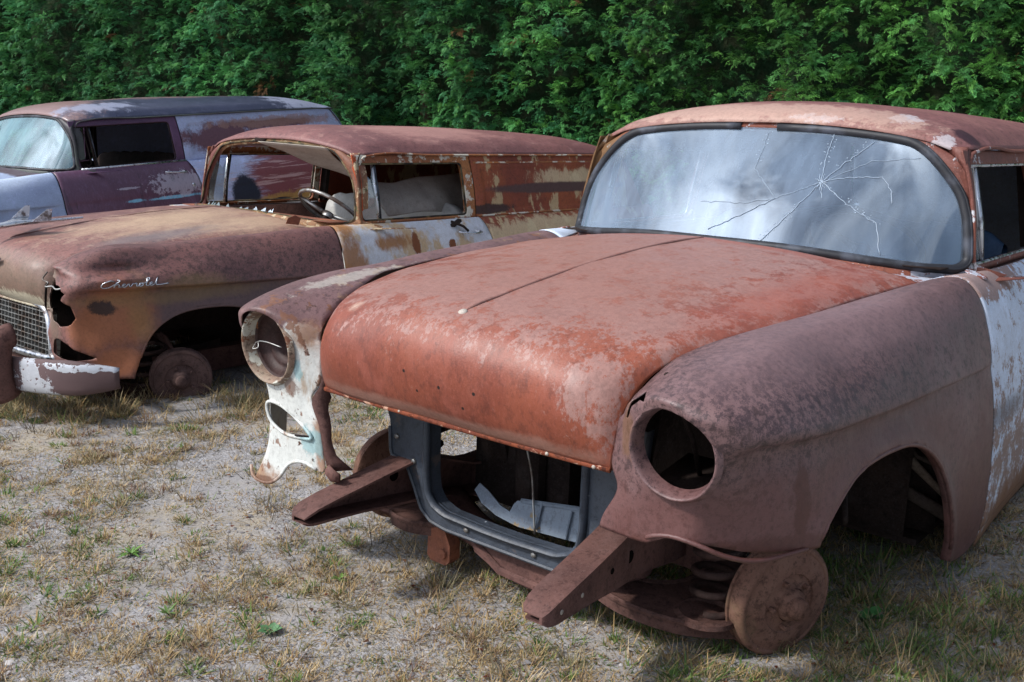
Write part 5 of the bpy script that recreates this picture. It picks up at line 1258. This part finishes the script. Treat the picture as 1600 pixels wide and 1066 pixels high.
# small weeds that stand out
def weed(x, y, n_, size, broad, green, label):
    r = random.Random(int(x * 1000 + y * 77)); b = MB(); z0 = gz(x, y)
    root = bpy.data.objects.new('weed', None); COL.objects.link(root); root.location = (x, y, z0)
    for k in range(n_):
        a = 6.283 * k / n_ + r.uniform(-.4, .4); ln = size * r.uniform(.6, 1.1); up = r.uniform(.35, 1.1)
        d = Vector((math.cos(a), math.sin(a), 0)); s_ = Vector((-math.sin(a), math.cos(a), 0)); V = []; m = 6
        for i in range(m + 1):
            t = i / m; w_ = (math.sin(math.pi * min(1, max(.0, (t - .25 if broad else t) / (.75 if broad else 1)) ** .8)) * ln * (.30 if broad else .075) + .0012)
            p = d * ln * t * math.cos(up * .6) + Vector((0, 0, ln * (t * math.sin(up) - .35 * t * t)))
            V += [p - s_ * w_, p + Vector((0, 0, -.25 * w_)), p + s_ * w_]
        F = []
        for i in range(m): F += [(i * 3, i * 3 + 1, i * 3 + 4, i * 3 + 3), (i * 3 + 1, i * 3 + 2, i * 3 + 5, i * 3 + 4)]
        b.add(V, F)
    n = NT('weed_leaf'); n.bsdf(n.mix(n.noise(40), green, tuple(c * .6 for c in green[:3]) + (1,)), .5, 0, None, .4)
    b.obj('leaves', n.m, root); tag(root, label, 'weed', 'small green weeds'); return root
weed(-.637, 2.394, 7, 0.037, True, R3(90,132,88), 'round-leaved pale green weed low in the picture, left of the coil spring')
weed(-.513, 2.713, 8, 0.041, False, R3(100,136,58), 'bright green narrow-leaved sprout below the frame horn with the pointed tip')
weed(-1.196, 2.891, 10, 0.051, False, R3(96,138,56), 'spreading grassy weed in the gravel at far left, widest of its kind')
weed(.98, 2.47, 7, .05, True, R3(70,124,66), 'dark broad-leaved weed in the shade right of the near brake drum')
weed(-.95, 2.50, 9, 0.041, False, R3(96,124,60), 'small feathery green weed in front, nearest the bottom left corner')

# ------------------------------------------------------------------ hedge: a wall of feathery evergreen sprays
hr = np.random.default_rng(11)
HA, HB = np.array([8.5, 7.35]), np.array([-17.6, 18.34])
hd_ = (HB - HA) / np.linalg.norm(HB - HA); HN = np.array([-hd_[1], hd_[0]])
if HN @ (np.array([0, 0]) - HA) < 0: HN = -HN
Lh = np.linalg.norm(HB - HA); HT = 4.3
def hsurf(s, z):
    # lumpy front of the hedge: column-like trees side by side, each with boughs
    t = .30 * abs(math.sin(s * math.pi / 1.35 + .6 * math.sin(s * .7)))
    return t + .30 * mnoise.noise(Vector((s * 1.3, z * 1.1, 0))) + .20 * mnoise.noise(Vector((s * 3.1, z * 2.6, 5))) - .10 * max(0, z - 3) ** 2
# one spray: a stem with side leaflets, drooping
def spray_tpl(seed):
    r = np.random.default_rng(seed); V = []; F = []
    def leaf(p, d, w, ln):
        d = d / np.linalg.norm(d); s = np.cross(d, [0, 0, 1]); s = s / (np.linalg.norm(s) + 1e-6); b = len(V)
        n_ = np.cross(s, d) * r.uniform(-.25, .25)
        V.extend([p, p + d * ln * .55 + (s + n_) * w, p + d * ln, p + d * ln * .55 - (s + n_) * w]); F.append((b, b + 1, b + 2, b + 3))
    L_ = 1.0; main = lambda t: np.array([t, .04 * math.sin(t * 4 + seed), .10 * t - .42 * t * t])
    for k in range(8):
        t = .10 + .86 * k / 7; p = main(t); 
        for s in (-1, 1):
            ln = .46 * (1 - t * .72) * r.uniform(.8, 1.15); d = np.array([.75, s * .95, -.25 + r.uniform(-.2, .15)]); d /= np.linalg.norm(d)
            leaf(p, d, .034, ln * .8); q = p + d * ln * .4
            leaf(q, np.array([1., s * .25, -.45 + r.uniform(-.2, .2)]), .028, ln * .55)
            if k < 5: leaf(q + d * ln * .25, np.array([.4, s * 1., -.5]), .026, ln * .5)
    leaf(main(.85), np.array([1, 0, -.6]), .05, .25); leaf(main(.35), np.array([1, .05, .0]), .05, .5)
    return np.array(V), np.array(F)
tpls = [spray_tpl(k) for k in range(6)]
Vh, Fh, Ch = [], [], []; base = 0
NB = 12600
for bnum in range(NB):
    s = hr.random() * Lh; z = .1 + (HT - .1) * hr.random(); 
    dist_pos = HA + hd_ * s
    if (s < 2.5 or s > 18.5) and hr.random() < .6: continue
    if (z < .8 or z > 3.3) and hr.random() < .5: continue
    dep = hsurf(s, z) + hr.normal(0, .07)
    bc = np.array([*(HA + hd_ * s + HN * dep), z])
    bdir = np.array([*(HN * .9 + hd_ * hr.normal(0, .55)), .25 + hr.normal(0, .28)]); bdir /= np.linalg.norm(bdir)
    hue = mnoise.noise(Vector((s * .5, z * .5, 2))); k_ = 1 if hr.random() > .12 else .7
    bl = .34 * hr.uniform(.7, 1.25); nsp = 12
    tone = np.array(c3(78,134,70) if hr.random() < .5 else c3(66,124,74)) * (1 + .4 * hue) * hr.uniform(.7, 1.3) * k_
    tone = tone * np.array([1.22, 1.10, .9] if s < 8.5 + hr.normal(0, 1.5) else [.9, .95, 1.08]) + np.array([.012, .018, .0]) * (hr.random() < .3)  # light put into the leaf colour: right part brighter and yellower, left cooler
    if hr.random() < .012: tone = np.array(c3(116,84,54)) * hr.uniform(.6, 1.)
    for j in range(nsp):
        t = hr.random() ** .7; p = bc + bdir * bl * (t - .55) + np.array([0, 0, -.08 * t * t]) + hr.normal(0, .022, 3)
        side = hr.normal(0, 1.0); d = bdir + .95 * side * np.array([*hd_, 0]) * (1 - .5 * t) + np.array([0, 0, hr.normal(-.22, .34)]); d /= np.linalg.norm(d)
        y_ = np.cross([0, 0, 1], d); y_ /= np.linalg.norm(y_) + 1e-6; z_ = np.cross(d, y_); ro = hr.normal(0, .5); y2 = y_ * math.cos(ro) + z_ * math.sin(ro); z2 = np.cross(d, y2)
        sc_ = .082 * hr.uniform(.65, 1.4); T, TF = tpls[hr.integers(0, 6)]
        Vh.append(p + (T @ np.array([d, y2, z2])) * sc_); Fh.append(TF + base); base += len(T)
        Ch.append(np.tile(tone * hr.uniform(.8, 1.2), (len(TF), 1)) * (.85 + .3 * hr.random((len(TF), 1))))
hedge = bpy.data.objects.new('hedge', None); COL.objects.link(hedge); hedge.location = (HA[0], HA[1], 0)
inv = np.array([HA[0], HA[1], 0])
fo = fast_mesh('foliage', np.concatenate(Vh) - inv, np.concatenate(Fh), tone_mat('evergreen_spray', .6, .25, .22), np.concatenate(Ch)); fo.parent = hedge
tag(hedge, 'tall dense evergreen hedge closing off the background behind the cars', 'hedge')
# dark inner twiggery behind the sprays, and the trunks
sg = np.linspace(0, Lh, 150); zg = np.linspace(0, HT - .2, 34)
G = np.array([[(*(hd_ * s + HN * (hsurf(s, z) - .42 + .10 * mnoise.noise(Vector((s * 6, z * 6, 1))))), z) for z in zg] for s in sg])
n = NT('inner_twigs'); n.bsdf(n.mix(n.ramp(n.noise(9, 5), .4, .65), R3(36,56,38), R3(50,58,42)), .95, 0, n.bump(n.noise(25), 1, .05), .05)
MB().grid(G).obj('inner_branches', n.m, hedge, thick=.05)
bark = rusty('bark', R3(92,72,58), R3(70,54,44), R3(40,30,26), streak=(3,3,.5))
for k in range(14):
    s = .8 + k * 1.62; p = hd_ * s + HN * (-.45)
    MB().tube([(p[0], p[1], -.05), (p[0] + .03, p[1], 1.5), (p[0] - .02, p[1] + .03, 3.6)], [.10, .075, .03], 10).obj('trunk', bark, hedge)
